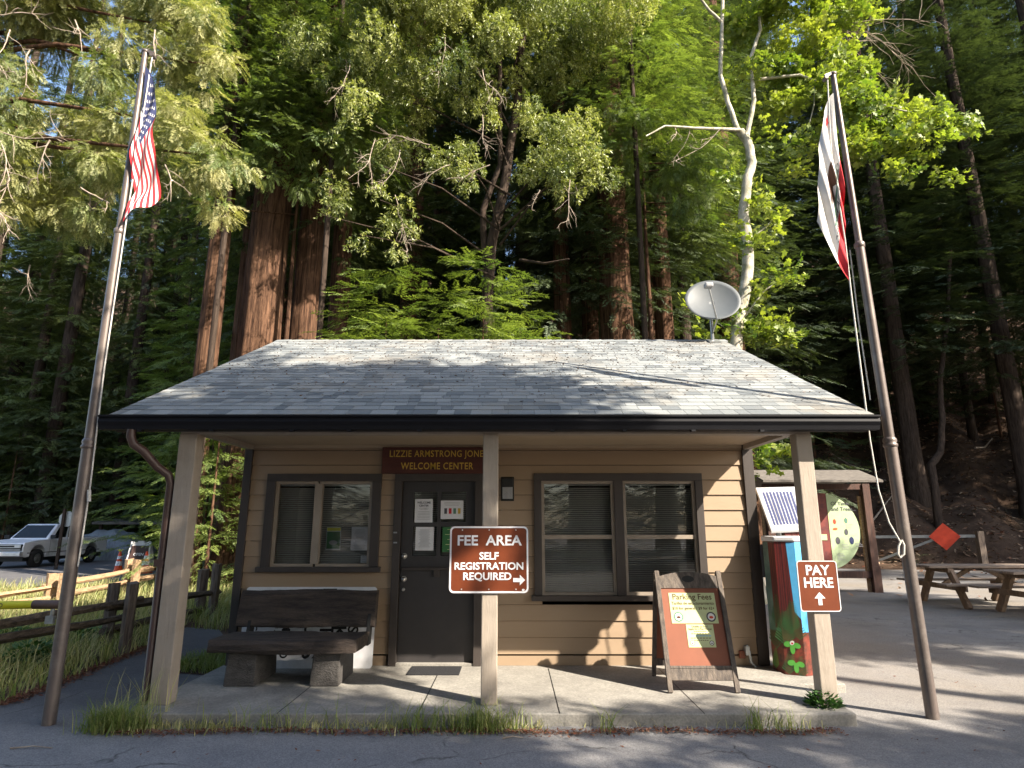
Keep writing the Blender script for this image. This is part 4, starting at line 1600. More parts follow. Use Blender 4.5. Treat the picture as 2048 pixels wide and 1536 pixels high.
def drape(kind, hoist, fly, sgn, seed):
    """Returns p(u, v): a limp flag hanging from its hoist; u along the fly, v down the hoist."""
    def p(u, v, off=0.0):
        if kind == 'us':
            x = sgn * ((1 - v) * 0.30 * (u + 1e-6) ** 0.6 + v * 0.05 * u)
            x += 0.012 * math.sin(9 * u + 3 * v) * u
            z = -(1 - v) * fly * 0.97 * u - v * (hoist + 0.84 * u) - 0.03 * math.sin(7 * v) * u
            y = -0.05 + 0.045 * math.sin(8 * u + 3.5 * v) + 0.014 * math.sin(21 * u - 4 * v)
        else:
            x = sgn * ((1 - v) * 0.34 * (u + 1e-6) ** 0.6 + v * (0.02 + 0.06 * u))
            x += 0.022 * math.sin(7.0 * u + 4 * v + 1) * u
            z = -(1 - v) * fly * 0.97 * u - v * (hoist + 1.19 * u)
            y = -0.05 + 0.030 * math.sin(7 * u + 4 * v) + 0.018 * math.sin(19 * u - 5 * v)
        return Vector((x, y + off, z))
    return p


def flag(name, e_loc, p, layout, label, cat):
    o = empty(name, e_loc, label=label, cat=cat)
    nu, nv = 54, 39
    parts = {}
    for i in range(nu):
        for j in range(nv):
            mm = layout((i + .5) / nu, (j + .5) / nv)
            parts.setdefault(mm, MB()).add([p(i / nu, j / nv), p(i / nu, (j + 1) / nv), p((i + 1) / nu, (j + 1) / nv), p((i + 1) / nu, j / nv)], [(0, 1, 2, 3)], True)
    me = bpy.data.meshes.new("cloth")
    V, F, mi, mats = [], [], [], list(parts)
    for a, mm in enumerate(mats):
        kk = len(V)
        V += parts[mm].v
        F += [tuple(x + kk for x in f) for f in parts[mm].f]
        mi += [a] * len(parts[mm].f)
    me.from_pydata(V, [], F)
    for mm in mats:
        me.materials.append(M[mm])
    me.polygons.foreach_set("material_index", mi)
    me.polygons.foreach_set("use_smooth", [True] * len(F))
    c = mesh_obj("cloth", me, o)
    md = c.modifiers.new("w", 'WELD'); md.merge_threshold = 0.0005
    return o, c


zt = P(300, 140, b1.y).z
xo = b1.x + at1(zt)[0] + 0.055
p_us = drape('us', 0.91, 1.5, 1, 1)


def us_layout(u, v):
    if u < 0.4 and v < 7 / 13:
        return 'flagblue'
    return 'flagred' if int(v * 13) % 2 == 0 else 'flagwhite'


fo, fc = flag("striped_flag", (xo, b1.y, zt), p_us, us_layout, "limp flag with red and white stripes and white stars on blue", "flag")
k = MB()
for rrow in range(9):
    ncol = 6 if rrow % 2 == 0 else 5
    for c in range(ncol):
        u = 0.4 * ((c * 2 + (1 if rrow % 2 == 0 else 2)) / 12)
        v = (7 / 13) * ((rrow + 1) / 10)
        for off in (-0.004, 0.004):
            pts = []
            for i in range(10):
                a = math.pi / 2 + i * math.pi / 5
                r = 0.022 if i % 2 == 0 else 0.009
                pts.append(p_us(max(0, min(1, u + r * math.cos(a) / 1.5)), v - r * math.sin(a) / 0.91, off))
            cpt = p_us(u, v, off)
            k.add([cpt] + pts, [(0, 1 + i, 1 + (i + 1) % 10) for i in range(10)])
k.build("star", M['flagwhite'], fo)

zt2 = P(1655, 192, b2.y).z
xo2 = b2.x + at2(zt2)[0] - 0.055
p_ca = drape('ca', 0.91, 1.5, -1, 2)
fo2, fc2 = flag("bear_flag", (xo2, b2.y, zt2), p_ca, lambda u, v: 'flagred' if v > 0.74 else 'flagwhite', "limp white flag with a brown bear and a red lower stripe", "flag")


def on_flag(p, mat, polys, name):
    k = MB()
    for pts in polys:
        for off in (-0.004, 0.004):
            cu = sum(a for a, b in pts) / len(pts)
            cv = sum(b for a, b in pts) / len(pts)
            fine = []
            for i in range(len(pts)):
                (a0, b0), (a1, b1_) = pts[i], pts[(i + 1) % len(pts)]
                for t in (0, 0.33, 0.66):
                    fine.append((a0 + (a1 - a0) * t, b0 + (b1_ - b0) * t))
            rings = [[(cu + (a - cu) * s, cv + (b - cv) * s) for a, b in fine] for s in (1, 0.75, 0.5, 0.25)]
            n = len(fine)
            vs = [p(a, b, off) for rg in rings for a, b in rg] + [p(cu, cv, off)]
            fs_ = []
            for q in range(3):
                fs_ += [(q * n + i, q * n + (i + 1) % n, (q + 1) * n + (i + 1) % n, (q + 1) * n + i) for i in range(n)]
            fs_ += [(3 * n + i, 3 * n + (i + 1) % n, 4 * n) for i in range(n)]
            k.add(vs, fs_, True)
    k.build(name, M[mat], fo2)


bear0 = [(0.30, 0.34), (0.40, 0.28), (0.52, 0.27), (0.62, 0.31), (0.70, 0.36), (0.74, 0.44), (0.68, 0.47), (0.62, 0.44), (0.60, 0.62), (0.54, 0.62), (0.53, 0.50), (0.42, 0.50), (0.40, 0.63), (0.33, 0.63), (0.31, 0.48)]
bear = [(0.5 + (a - 0.5) * 0.72, 0.45 + (b - 0.45) * 0.72) for a, b in bear0]
on_flag(p_ca, 'bearbrown', [bear], "bear")
on_flag(p_ca, 'flaggreen', [[(0.24, 0.58), (0.76, 0.58), (0.72, 0.63), (0.28, 0.63)]], "grass_patch")
on_flag(p_ca, 'flagred', [[(0.12 + (0.05 if i % 2 == 0 else 0.02) * math.cos(math.pi / 2 + i * math.pi / 5), 0.16 - (0.07 if i % 2 == 0 else 0.03) * math.sin(math.pi / 2 + i * math.pi / 5)) for i in range(10)]], "star")
vs, fs_ = text_verts("CALIFORNIA REPUBLIC", 0.10, 0.0015, sx=0.95)
k = MB()
for off in (-0.005, 0.005):
    k.add([p_ca(min(1, 0.5 + a / 1.5), 0.69 - b / 0.91, off) for a, b in vs], fs_)
k.build("lettering", M['ink'], fo2)
# ================================================================== FENCES
def split_rail(name, posts, rails, mp, mr, label, cat="fence", seed=1, pr=0.075):
    r = random.Random(seed)
    e = empty(name, (posts[0][0], posts[0][1], 0), label=label, cat=cat, group="split rail fences beside the road")
    off = Vector((posts[0][0], posts[0][1], 0))
    for (x, y, h) in posts:
        k = MB()
        a = r.uniform(0, 6)
        n = 7
        vs, fs_ = [], []
        lv = (-0.1, h * 0.35, h * 0.7, h)
        rad = [pr * r.uniform(0.8, 1.25) for _ in range(n)]
        for z in lv:
            for i in range(n):
                t = a + 2 * math.pi * i / n
                vs.append((x - off.x + rad[i] * math.cos(t) + 0.01 * z, y - off.y + rad[i] * math.sin(t), z + (r.uniform(-.02, .02) if z == h else 0)))
        for j in range(len(lv) - 1):
            for i in range(n):
                p, q = j * n + i, j * n + (i + 1) % n
                fs_.append((p, q, q + n, p + n))
        fs_.append(tuple(range(3 * n, 4 * n)))
        k.add(vs, fs_)
        k.build("post", mp, e)
    for (p, q, rad0) in rails:
        k = MB()
        p, q = Vector(p) - off, Vector(q) - off
        n = 7
        s, u = basis(q - p)
        vs, fs_ = [], []
        m = 9
        prof = [rad0 * r.uniform(0.65, 1.25) for _ in range(n)]
        for j in range(m):
            t = j / (m - 1)
            c = p.lerp(q, t) + u * 0.02 * math.sin(t * 5 + rad0 * 90) - Vector((0, 0, 0.03 * math.sin(math.pi * t)))
            tap = 0.75 + 0.25 * math.sin(math.pi * min(1, t * 1.0 + 0.15))
            for i in range(n):
                a = 2 * math.pi * i / n
                vs.append(c + (s * math.cos(a) + u * math.sin(a)) * prof[i] * tap * r.uniform(0.93, 1.07))
        for j in range(m - 1):
            for i in range(n):
                a, b = j * n + i, j * n + (i + 1) % n
                fs_.append((a, b, b + n, a + n))
        fs_.append(tuple(range(n - 1, -1, -1)))
        fs_.append(tuple(range((m - 1) * n, m * n)))
        k.add(vs, fs_)
        k.build("rail", mr, e)
    return e


A1, A2 = P(212, 1300, 8.9), P(246, 1300, 8.45)
B1, B2 = P(398, 1230, 12.0), P(424, 1230, 11.8)
ft = lambda px, py, Y: P(px, py, Y)
z_a = ft(248, 1165, 8.45).z
split_rail("rail_fence", [(A1.x, A1.y, ft(214, 1166, 8.9).z), (A2.x, A2.y, z_a), (B1.x, B1.y, ft(398, 1140, 12).z), (B2.x, B2.y, ft(424, 1128, 11.8).z)],
           [(ft(-120, 1268, 6.9), ft(285, 1194, 8.75), 0.062), (ft(-120, 1300, 6.9), ft(246, 1232, 8.7), 0.066),
            (ft(215, 1212, 8.7), ft(440, 1183, 12.1), 0.055), (ft(205, 1262, 8.7), ft(410, 1215, 12.0), 0.06)],
           M['fencepost'], M['fence'], "weathered grey split rail fence beside the path", seed=2, pr=0.078)
C1, C2 = P(97, 1212, 13.2), P(118, 1214, 13.0)
D1, D2 = P(250, 1185, 15.4), P(266, 1188, 15.2)
split_rail("rail_fence", [(C1.x, C1.y, ft(98, 1147, 13.2).z), (C2.x, C2.y, ft(118, 1146, 13.0).z), (D1.x, D1.y, ft(252, 1118, 15.4).z), (D2.x, D2.y, ft(270, 1120, 15.2).z)],
           [(ft(-100, 1205, 12.2), ft(110, 1172, 13.15), 0.06), (ft(-100, 1222, 12.2), ft(112, 1192, 13.15), 0.06),
            (ft(85, 1176, 13.1), ft(262, 1139, 15.3), 0.075), (ft(105, 1195, 13.1), ft(262, 1160, 15.4), 0.07),
            (ft(250, 1145, 15.3), ft(350, 1122, 18.5), 0.08), (ft(250, 1165, 15.3), ft(350, 1140, 18.5), 0.075)],
           M['fencenew'], M['fencenew'], "sunlit orange brown split rail fence in front of the road", seed=5, pr=0.10)
# gate arm with yellow tape
ge = P(122, 1209, 7.3)
ga = empty("gate_arm", (ge.x, ge.y, 0), label="steel gate arm wrapped in yellow tape ending by the flagpole", cat="gate arm")
k = MB(); k.tube([(0, 0, ge.z), (-0.30, 0, ge.z)], 0.048, 16); k.build("pipe_end", M['brownpipe'], ga)
k = MB(); k.tube([(-0.30, 0, ge.z), (-6.5, -0.9, ge.z - 0.02)], 0.044, 16); k.build("arm", M['tape'], ga)
k = MB()
for i in range(9):
    text("SLOW" if i % 2 else "NO", 0.06, M['ink'], ga, (-0.62 - i * 0.5, -0.048 - 0.145 * (0.32 + i * 0.5), ge.z), 0.001)
k = MB(); k.tube([(-0.08, 0, ge.z - 0.04), (-0.08, 0, ge.z - 0.10), (-0.10, 0, ge.z - 0.16)], 0.02, 8); k.box((-0.14, -0.02, ge.z - 0.2), (-0.05, 0.02, ge.z - 0.12)); k.build("latch", M['galv'], ga)
k = MB(); k.tube([(-6.4, -0.9, -0.1), (-6.4, -0.9, ge.z + 0.1)], 0.06, 12); k.build("post", M['brownpipe'], ga)

# ================================================================== PICKUP TRUCK
tr = empty("pickup_truck", (-19.16, 26.6, 0.0), R(-90), label="white pickup truck parked on the road beyond the fence", cat="pickup truck")
tr.scale = (0.9, 0.9, 0.9)
TH = 0.93                                         # half width
body = MB()


def arch(cx, r, z0, a0=180, a1=0, n=9):
    return [(cx + r * math.cos(R(a0 + (a1 - a0) * i / n)), z0 + r * math.sin(R(a0 + (a1 - a0) * i / n))) for i in range(n + 1)]


side = [(-2.85, 0.50), (-2.30, 0.48)] + arch(-1.75, 0.47, 0.48) + [(-1.2, 0.42), (1.3, 0.42)] + arch(1.78, 0.47, 0.48) + [(2.45, 0.45), (2.62, 0.50), (2.66, 0.80), (2.60, 1.04), (2.0, 1.13), (1.15, 1.17), (-0.95, 1.17), (-0.98, 1.20), (-2.86, 1.20)]
body.prism([(x, -TH, z) for x, z in side], (0, 2 * TH, 0))
bd = body.build("body", M['truckpaint'], tr, bevel=0.05, seg=3)
cabin = MB()
zt_, zb_ = 1.82, 1.16
cabin.hexa([(-0.98, -0.86, zb_), (1.25, -0.86, zb_), (1.25, 0.86, zb_), (-0.98, 0.86, zb_), (-0.86, -0.70, zt_), (0.48, -0.70, zt_), (0.48, 0.70, zt_), (-0.86, 0.70, zt_)])
cabin.build("cab", M['truckpaint'], tr, bevel=0.06, seg=3)


def quad_on(a, b, c, d, u0, u1, v0, v1, off):
    a, b, c, d = map(Vector, (a, b, c, d))
    n = (b - a).cross(d - a).normalized()
    f = lambda u, v: a * (1 - u) * (1 - v) + b * u * (1 - v) + c * u * v + d * (1 - u) * v + n * off
    return [f(u0, v0), f(u1, v0), f(u1, v1), f(u0, v1)]


tglass = plain("truck_glass", (0.010, 0.012, 0.012), 0.15, spec=0.35)
for nm, q_, rng_ in (("windscreen", ((1.25, -0.86, zb_), (1.25, 0.86, zb_), (0.48, 0.70, zt_), (0.48, -0.70, zt_)), (0.06, 0.94, 0.08, 0.90)),
                     ("side_window", ((1.25, 0.86, zb_), (-0.98, 0.86, zb_), (-0.86, 0.70, zt_), (0.48, 0.70, zt_)), (0.14, 0.50, 0.10, 0.86)),
                     ("side_window", ((1.25, 0.86, zb_), (-0.98, 0.86, zb_), (-0.86, 0.70, zt_), (0.48, 0.70, zt_)), (0.56, 0.72, 0.10, 0.86)),
                     ("side_window", ((1.25, 0.86, zb_), (-0.98, 0.86, zb_), (-0.86, 0.70, zt_), (0.48, 0.70, zt_)), (0.78, 0.92, 0.10, 0.86))):
    k = MB(); k.poly(quad_on(*q_, *rng_, 0.012)); k.build(nm, tglass, tr)
k = MB(); k.box((2.60, -0.88, 0.72), (2.70, 0.88, 0.98)); gr = k.build("grille", M['black'], tr, bevel=0.02)
k = MB()
for z in (0.76, 0.85, 0.945):
    k.box((2.70, -0.86, z - 0.012), (2.712, 0.86, z + 0.012))
k.build("grille_bar", M['silver'], gr)
for s in (-1, 1):
    k = MB(); k.box((2.66, s * 0.86 - 0.13 * (s > 0) * 2, 0.84), (2.725, s * 0.86 + 0.26 * (s < 0), 0.97)); k.build("headlight", M['silver'], tr, bevel=0.015)
k = MB(); k.box((2.62, -0.95, 0.50), (2.82, 0.95, 0.68)); bp_ = k.build("bumper", M['silver'], tr, bevel=0.03)
k = MB(); k.box((2.825, -0.16, 0.52), (2.83, 0.16, 0.66)); k.build("number_plate", M['paper'], bp_)
k = MB(); k.box((-3.0, -0.93, 0.46), (-2.86, 0.93, 0.62)); k.build("rear_bumper", M['silver'], tr, bevel=0.03)
k = MB(); k.box((0.95, 0.90, 1.18), (1.15, 1.14, 1.34)); k.build("mirror", M['black'], tr, bevel=0.02)
k = MB(); k.box((0.95, -1.14, 1.18), (1.15, -0.90, 1.34)); k.build("mirror", M['black'], tr, bevel=0.02)
k = MB()
for x in (1.12, -0.22, -0.96):
    k.box((x - 0.006, TH + 0.001, 0.50), (x + 0.006, TH + 0.003, 1.15))
k.box((-2.3, TH + 0.001, 0.60), (2.4, TH + 0.006, 0.635))
k.build("door_seam", M['ink'], tr)
k = MB(); k.box((-2.84, -0.80, 1.195), (-1.02, 0.80, 1.205)); k.build("bed", M['black'], tr)
k = MB(); k.box((-2.6, -0.85, 0.28), (2.5, 0.85, 0.50)); k.build("chassis", M['black'], tr)
for x in (-1.75, 1.78):
    for s in (-1, 1):
        k = MB()
        k.lathe([(0.20, -0.11), (0.36, -0.11), (0.385, -0.08), (0.385, 0.08), (0.36, 0.11), (0.20, 0.11)], 28)
        k.v = [(x + a, s * 0.84 + c, 0.385 + b) for a, b, c in k.v]
        wh = k.build("wheel", M['rubber'], tr)
        k = MB()
        k.lathe([(0.001, 0.03), (0.07, 0.06), (0.09, 0.03), (0.17, 0.02), (0.215, 0.09), (0.215, -0.09)], 24)
        k.v = [(x + a, s * (0.84 + c), 0.385 + b) for a, b, c in k.v]
        k.build("rim", M['galv'], wh)

# ================================================================== ROAD FURNITURE ON THE FAR SIDE
sp = G(113, 1130)
sp = P(113, 1128, 23.8)
ss = empty("road_sign", (sp.x, sp.y, 0), label="back of an eight sided sign on a post before the pickup", cat="sign")
k = MB(); k.box((-0.05, -0.03, -0.1), (0.05, 0.03, P(116, 1018, 23.8).z)); k.build("post", M['darkbark'], ss)
zc = P(118, 1038, 23.8).z
k = MB(); k.prism([(0.08 + 0.30 * math.cos(R(22.5 + 45 * i)), 0.05, zc + 0.30 * math.sin(R(22.5 + 45 * i))) for i in range(8)], (0, 0.01, 0)); k.build("plate", M['galv'], ss)


def cone(px, py, Y, label):
    b = P(px, py, Y)
    e = empty("traffic_cone", (b.x, b.y, 0.01), label=label, cat="traffic cone", group="traffic cones on the road edge")
    k = MB(); k.box((-0.18, -0.18, 0), (0.18, 0.18, 0.03)); k.build("base", M['orange'], e, bevel=0.01)
    k = MB(); k.lathe([(0.14, 0.03), (0.035, 0.70), (0.025, 0.71)], 20); b_ = k.build("body", M['orange'], e)
    k = MB(); k.lathe([(0.106, 0.26), (0.084, 0.40)], 20); k.lathe([(0.074, 0.47), (0.058, 0.57)], 20); k.v = [(a * 1.04, b * 1.04, c) for a, b, c in k.v]
    k.build("reflective_band", M['white'], b_)
    if px < 260:
        k = MB()
        for i in range(5):
            k.tube([(0, 0, 0.70), (0.09 * math.cos(i * 1.3), 0.09 * math.sin(i * 1.3), 0.78)], 0.012, 5)
        k.build("tape_tuft", M['tape'], e)


cone(236, 1140, 21.8, "traffic cone with a yellow tuft on its tip behind the fence")
cone(290, 1136, 22.0, "traffic cone with a wide white band beside the white sign frame")
ab = P(272, 1136, 22.8)
e = empty("folding_sign", (ab.x, ab.y, 0), R(8), label="white plastic folding sign with brown panel behind the cones", cat="sandwich board")
k = MB()
k.prism([(-0.42, 0.0, 0), (-0.34, 0.0, 0), (-0.30, 0.0, 0.2), (0.30, 0.0, 0.2), (0.34, 0.0, 0), (0.42, 0.0, 0), (0.33, 0.16, 1.02), (0.24, 0.16, 1.02), (0.22, 0.16, 0.96), (0.12, 0.16, 0.96), (0.10, 0.16, 1.04), (-0.10, 0.16, 1.04), (-0.12, 0.16, 0.96), (-0.22, 0.16, 0.96), (-0.24, 0.16, 1.02), (-0.33, 0.16, 1.02)], (0, 0.05, 0))
k.build("frame", M['white'], e)
k = MB(); k.hexa([(-0.33, -0.01, 0.22), (0.33, -0.01, 0.22), (0.33, 0.0, 0.22), (-0.33, 0.0, 0.22), (-0.28, 0.12, 0.88), (0.28, 0.12, 0.88), (0.28, 0.14, 0.88), (-0.28, 0.14, 0.88)]); pn = k.build("panel", M['downspout'], e)
text("OPEN", 0.13, M['white'], pn, (0, 0.055, 0.58), 0.004, ydir=(0, 0.18, 0.98))
k = MB(); k.hexa([(-0.42, 0.62, 0), (0.42, 0.62, 0), (0.42, 0.66, 0), (-0.42, 0.66, 0), (-0.33, 0.2, 1.0), (0.33, 0.2, 1.0), (0.33, 0.22, 1.0), (-0.33, 0.22, 1.0)]); k.build("rear_leg_panel", M['white'], e)
# tarp covered pile
tb = P(218, 1118, 31.0)
V, F = [], []
rt = np.random.default_rng(8)
nn = 26
for i in range(nn):
    for j in range(nn):
        u, v = i / (nn - 1) * 2 - 1, j / (nn - 1) * 2 - 1
        h = 1.35 * max(0, 1 - abs(u) ** 2.6) ** 0.8 * max(0, 1 - abs(v) ** 3) ** 0.6
        h *= 1 - 0.25 * (u > 0.2) * (u - 0.2)
        V.append((u * 2.1 + 0.05 * math.sin(9 * v), v * 1.2, h + 0.06 * math.sin(u * 17 + v * 3) * (h > 0.05) + rt.normal(0, 0.012)))
F = [(i * nn + j, (i + 1) * nn + j, (i + 1) * nn + j + 1, i * nn + j + 1) for i in range(nn - 1) for j in range(nn - 1)]
me = np_mesh("tarp", np.array(V), np.array(F), np.zeros(len(F)), M['tarp'])
o = mesh_obj("covered_load", me, label="load under a creased grey tarp behind the pickup", cat="covered load")
o.location = (tb.x, tb.y, Hf(tb.x, tb.y))
cb = P(290, 1120, 33)
e = empty("picnic_shelter", (cb.x, cb.y, 0), label="low dark shelter roof beyond the tarp covered load", cat="shelter")
k = MB(); k.box((-2.2, -1.2, 1.75), (2.2, 1.2, 1.86), rot=(R(6), 0, 0)); k.build("roof", M['kioskroof'], e)
for sx in (-1.9, 1.9):
    for sy in (-0.9, 0.9):
        k = MB(); k.box((sx - .06, sy - .06, 0), (sx + .06, sy + .06, 1.75)); k.build("post", M['darkbark'], e)
bs = P(212, 1096, 33)
e = empty("park_sign", (bs.x, bs.y, 0), label="small brown sign with white marks beyond the covered load", cat="sign")
k = MB(); k.box((-0.45, 0, P(212, 1078, 33).z), (0.45, 0.03, P(212, 1062, 33).z)); pl = k.build("plate", M['signbrown'], e)
k = MB(); k.box((-0.3, -0.01, bs.z + 0.66), (0.34, 0.0, bs.z + 0.70)); k.box((-0.2, -0.01, bs.z + 0.76), (0.34, 0.0, bs.z + 0.80)); k.build("lettering", M['white'], pl)
for x in (-0.35, 0.35):
    k = MB(); k.box((x - 0.03, 0.03, 0), (x + 0.03, 0.09, bs.z + 0.8)); k.build("post", M['darkbark'], e)

# ================================================================== KIOSK
kk = empty("information_kiosk", (7.55, 15.9, 0), label="roofed wooden kiosk holding a round tree slice display", cat="kiosk")
KX0, KX1 = 6.35 - 7.55, 9.0 - 7.55
zr = P(1700, 968, 15.9).z
for x in (KX0 + 0.05, KX1 - 0.15):
    k = MB(); k.box((x - 0.09, -0.09, -0.1), (x + 0.09, 0.09, zr)); k.build("post", M['kioskwood'], kk, bevel=0.006)
    k = MB(); k.box((x - 0.16, 0.02, -0.1), (x - 0.095, 0.10, zr - 0.3)); k.build("post", M['fencenew'], kk)
    k = MB(); k.box((x - 0.10, -0.115, -0.1), (x + 0.10, -0.092, 0.62)); k.build("post_skirt", M['kioskwood'], kk)
zb = P(1700, 1150, 15.9).z
k = MB(); k.box((KX0 + 0.14, -0.05, zb - 0.07), (KX1 - 0.24, 0.05, zb + 0.09)); k.build("cross_rail", M['kioskwood'], kk, bevel=0.005)
k = MB(); k.box((KX0 + 0.14, -0.05, zr - 0.14), (KX1 - 0.24, 0.05, zr)); k.build("cross_rail", M['kioskwood'], kk, bevel=0.005)
k = MB()
for s in (-1, 1):
    ya, yb = (-1.0, 0.0) if s < 0 else (0.0, 1.0)
    x0_, x1_ = P(1527, 969, 14.9).x - 7.55, P(1767, 967, 14.9).x - 7.55
    za, zb2 = (zr - 0.02, zr + 0.30) if s < 0 else (zr + 0.30, zr - 0.02)
    k.hexa([(x0_, ya, za), (x1_, ya, za), (x1_, yb, zb2), (x0_, yb, zb2), (x0_, ya, za + 0.05), (x1_, ya, za + 0.05), (x1_, yb, zb2 + 0.05), (x0_, yb, zb2 + 0.05)])
k.build("roof", M['kioskroof'], kk)
DX, DZ, DR = P(1645, 1062, 15.85).x - 7.55, P(1645, 1062, 15.85).z, 0.93
xs = P(1660, 1062, 15.85).x - 7.55 - DX
k = MB()
pr_ = [(DX + DR * math.cos(a), -0.03, DZ + DR * math.sin(a)) for a in [R(75 + (285 - 75) * i / 30) for i in range(31)]]
k.prism(pr_, (0, 0.05, 0))
dk = k.build("tree_slice", M['slicewood'], kk)
k = MB()
for rr in (0.3, 0.5, 0.68, 0.82):
    k.tube([(DX + rr * DR * math.cos(a), -0.034, DZ + rr * DR * math.sin(a)) for a in [R(100 + 160 * i / 20) for i in range(21)]], 0.006, 4)
k.build("growth_ring", M['kioskwood'], dk)
k = MB()
a0 = math.acos(xs / DR)
arc = [(DX + DR * math.cos(a), -0.036, DZ + DR * math.sin(a)) for a in np.linspace(-a0, a0, 32)]
k.prism(arc, (0, 0.055, 0))
dp = k.build("display_panel", M['discgreen'], kk)
k = MB()
yl = DZ + 0.46
a1 = math.asin(0.46 / DR)
k.poly([(DX + xs, -0.039, DZ + 0.02), (DX + xs + 0.5, -0.039, DZ + 0.16), (DX + DR * math.cos(a1) * 0.93, -0.039, yl), (DX + xs, -0.039, yl)])
k.build("display_field", M['disccream'], dp)
text("Of Time", 0.13, M['ink'], dp, (DX + xs + 0.09, -0.042, DZ + 0.66), 0.001, 'LEFT')
text("and Trees...", 0.13, M['ink'], dp, (DX + xs + 0.09, -0.042, DZ + 0.53), 0.001, 'LEFT')
rr = random.Random(3)
k = MB()
for cx_, cz_, n_ in ((0.08, 0.38, 3), (0.42, 0.16, 4), (0.45, -0.1, 4), (0.26, -0.33, 4), (0.6, -0.3, 3), (0.12, -0.55, 5)):
    for i in range(n_):
        k.box((DX + xs + cx_, -0.041, DZ + cz_ - i * 0.035), (DX + xs + cx_ + rr.uniform(0.12, 0.2), -0.039, DZ + cz_ - i * 0.035 + 0.010))
k.build("print", M['inkfaint'], dp)
for cx_, cz_, w_, h_, mm in ((0.10, 0.16, 0.08, 0.13, 'orangedull'), (0.08, 0.02, 0.12, 0.06, 'orange'), (0.38, 0.18, 0.09, 0.14, 'flaggreen'), (0.36, -0.1, 0.09, 0.15, 'ink'), (0.12, -0.32, 0.11, 0.18, 'ink'), (0.46, -0.32, 0.11, 0.18, 'flagblue')):
    k = MB(); k.disc((DX + xs + cx_ + w_ / 2, -0.042, DZ + cz_ + h_ / 2), w_ / 2, (0, -1, 0), 12, 0, h_ / 2); k.build("picture", M[mm], dp)
k = MB(); k.box((DX - 0.08, -0.045, DZ - 0.22), (DX + 0.1, -0.032, DZ - 0.08)); k.build("caption_plate", M['poster'], dk)

# ================================================================== GATE WITH RED DIAMOND
gy_ = 25.0
g0, g1, gd = P(1748, 1140, gy_), P(1957, 1108, 23.2), P(1890, 1073, 23.8)
gt_ = empty("barrier_gate", (gd.x, gd.y, 0), label="grey pipe barrier with a diagonal brace at the hill foot", cat="gate")
o_ = Vector((gd.x, gd.y, 0))
bl_, br_ = P(1735, 1074, gy_), P(1962, 1072, 23.2)
k = MB(); k.beam(bl_ - o_, br_ - o_, 0.09, 0.10); k.build("bar", M['galv'], gt_)
k = MB(); k.beam(P(1870, 1078, 23.9) - o_, P(1755, 1122, 24.9) - o_, 0.07, 0.08); k.build("brace", M['galv'], gt_)
for a_ in (P(1742, 1060, gy_), P(1957, 1062, 23.2)):
    k = MB(); k.box((a_.x - o_.x - 0.11, a_.y - o_.y - 0.1, Hf(a_.x, a_.y) - 0.5), (a_.x - o_.x + 0.11, a_.y - o_.y + 0.1, a_.z)); k.build("post", M['fencepost'], gt_)
k = MB()
bd_ = (br_ - bl_).normalized(); bn_ = Vector((bd_.y, -bd_.x, 0)).normalized()
t_ = (Vector((gd.x, gd.y, 0)) - bl_).dot(bd_)
bc_ = bl_ + bd_ * t_ - o_ + bn_ * 0.07; bc_.z = gd.z
k.prism([bc_ - bd_ * 0.49, bc_ - Vector((0, 0, 0.49)), bc_ + bd_ * 0.49, bc_ + Vector((0, 0, 0.49))], bn_ * 0.02)
k.build("diamond_plate", M['orangedull'], gt_, label="faded red diamond marker")


# ================================================================== PICNIC TABLES
def picnic(loc, rz, label, L=2.44):
    e = empty("picnic_table", loc, rz, label=label, cat="picnic table", group="picnic tables on the asphalt")
    k = MB()
    for i in range(5):
        y = -0.37 + i * 0.15
        k.box((-L / 2 + 0.02 * (i % 2), y, 0.745), (L / 2 - 0.015 * (i % 3), y + 0.14, 0.79))
    k.build("table_top", M['table'], e, bevel=0.006)
    for s in (-1, 1):
        k = MB(); k.box((-L / 2, s * 0.68 - 0.13, 0.43), (L / 2, s * 0.68 + 0.13, 0.47)); k.build("seat", M['table'], e, bevel=0.006)
    for sx in (-1, 1):
        x = sx * (L / 2 - 0.45)
        for s in (-1, 1):
            k = MB(); k.beam((x, s * 0.70, 0.0), (x, s * 0.26, 0.745), 0.075, 0.14, up=(0, 1, 0)); k.build("leg", M['tableleg'], e)
        k = MB(); k.box((x + 0.04 * sx, -0.80, 0.34), (x + 0.08 * sx, 0.80, 0.43)) if sx > 0 else k.box((x - 0.08, -0.80, 0.33), (x - 0.04, 0.80, 0.43))
        if sx > 0:
            pass
        k.box((min(x + 0.04 * sx, x + 0.08 * sx), -0.36, 0.655), (max(x + 0.04 * sx, x + 0.08 * sx), 0.36, 0.744))
        k.build("cross_beam", M['tableleg'], e)
        k = MB(); k.beam((x - sx * 0.02, 0, 0.40), (x - sx * 0.65, 0, 0.735), 0.04, 0.08); k.build("brace", M['tableleg'], e)


picnic((9.62, 13.45, 0.004), 0.0, "weathered wooden picnic table between the flagpole and the hill")
picnic((9.98, 11.75, 0.004), 0.0, "other weathered picnic table with only its bench end in view")
# ================================================================== VEGETATION
TB = [tpl_bay(k) for k in range(3)]
TM = [tpl_maple(k) for k in range(3)]
TC = [tpl_conifer(40 + k, 10, 0.040) for k in range(3)]


SN = np.array(SUN)


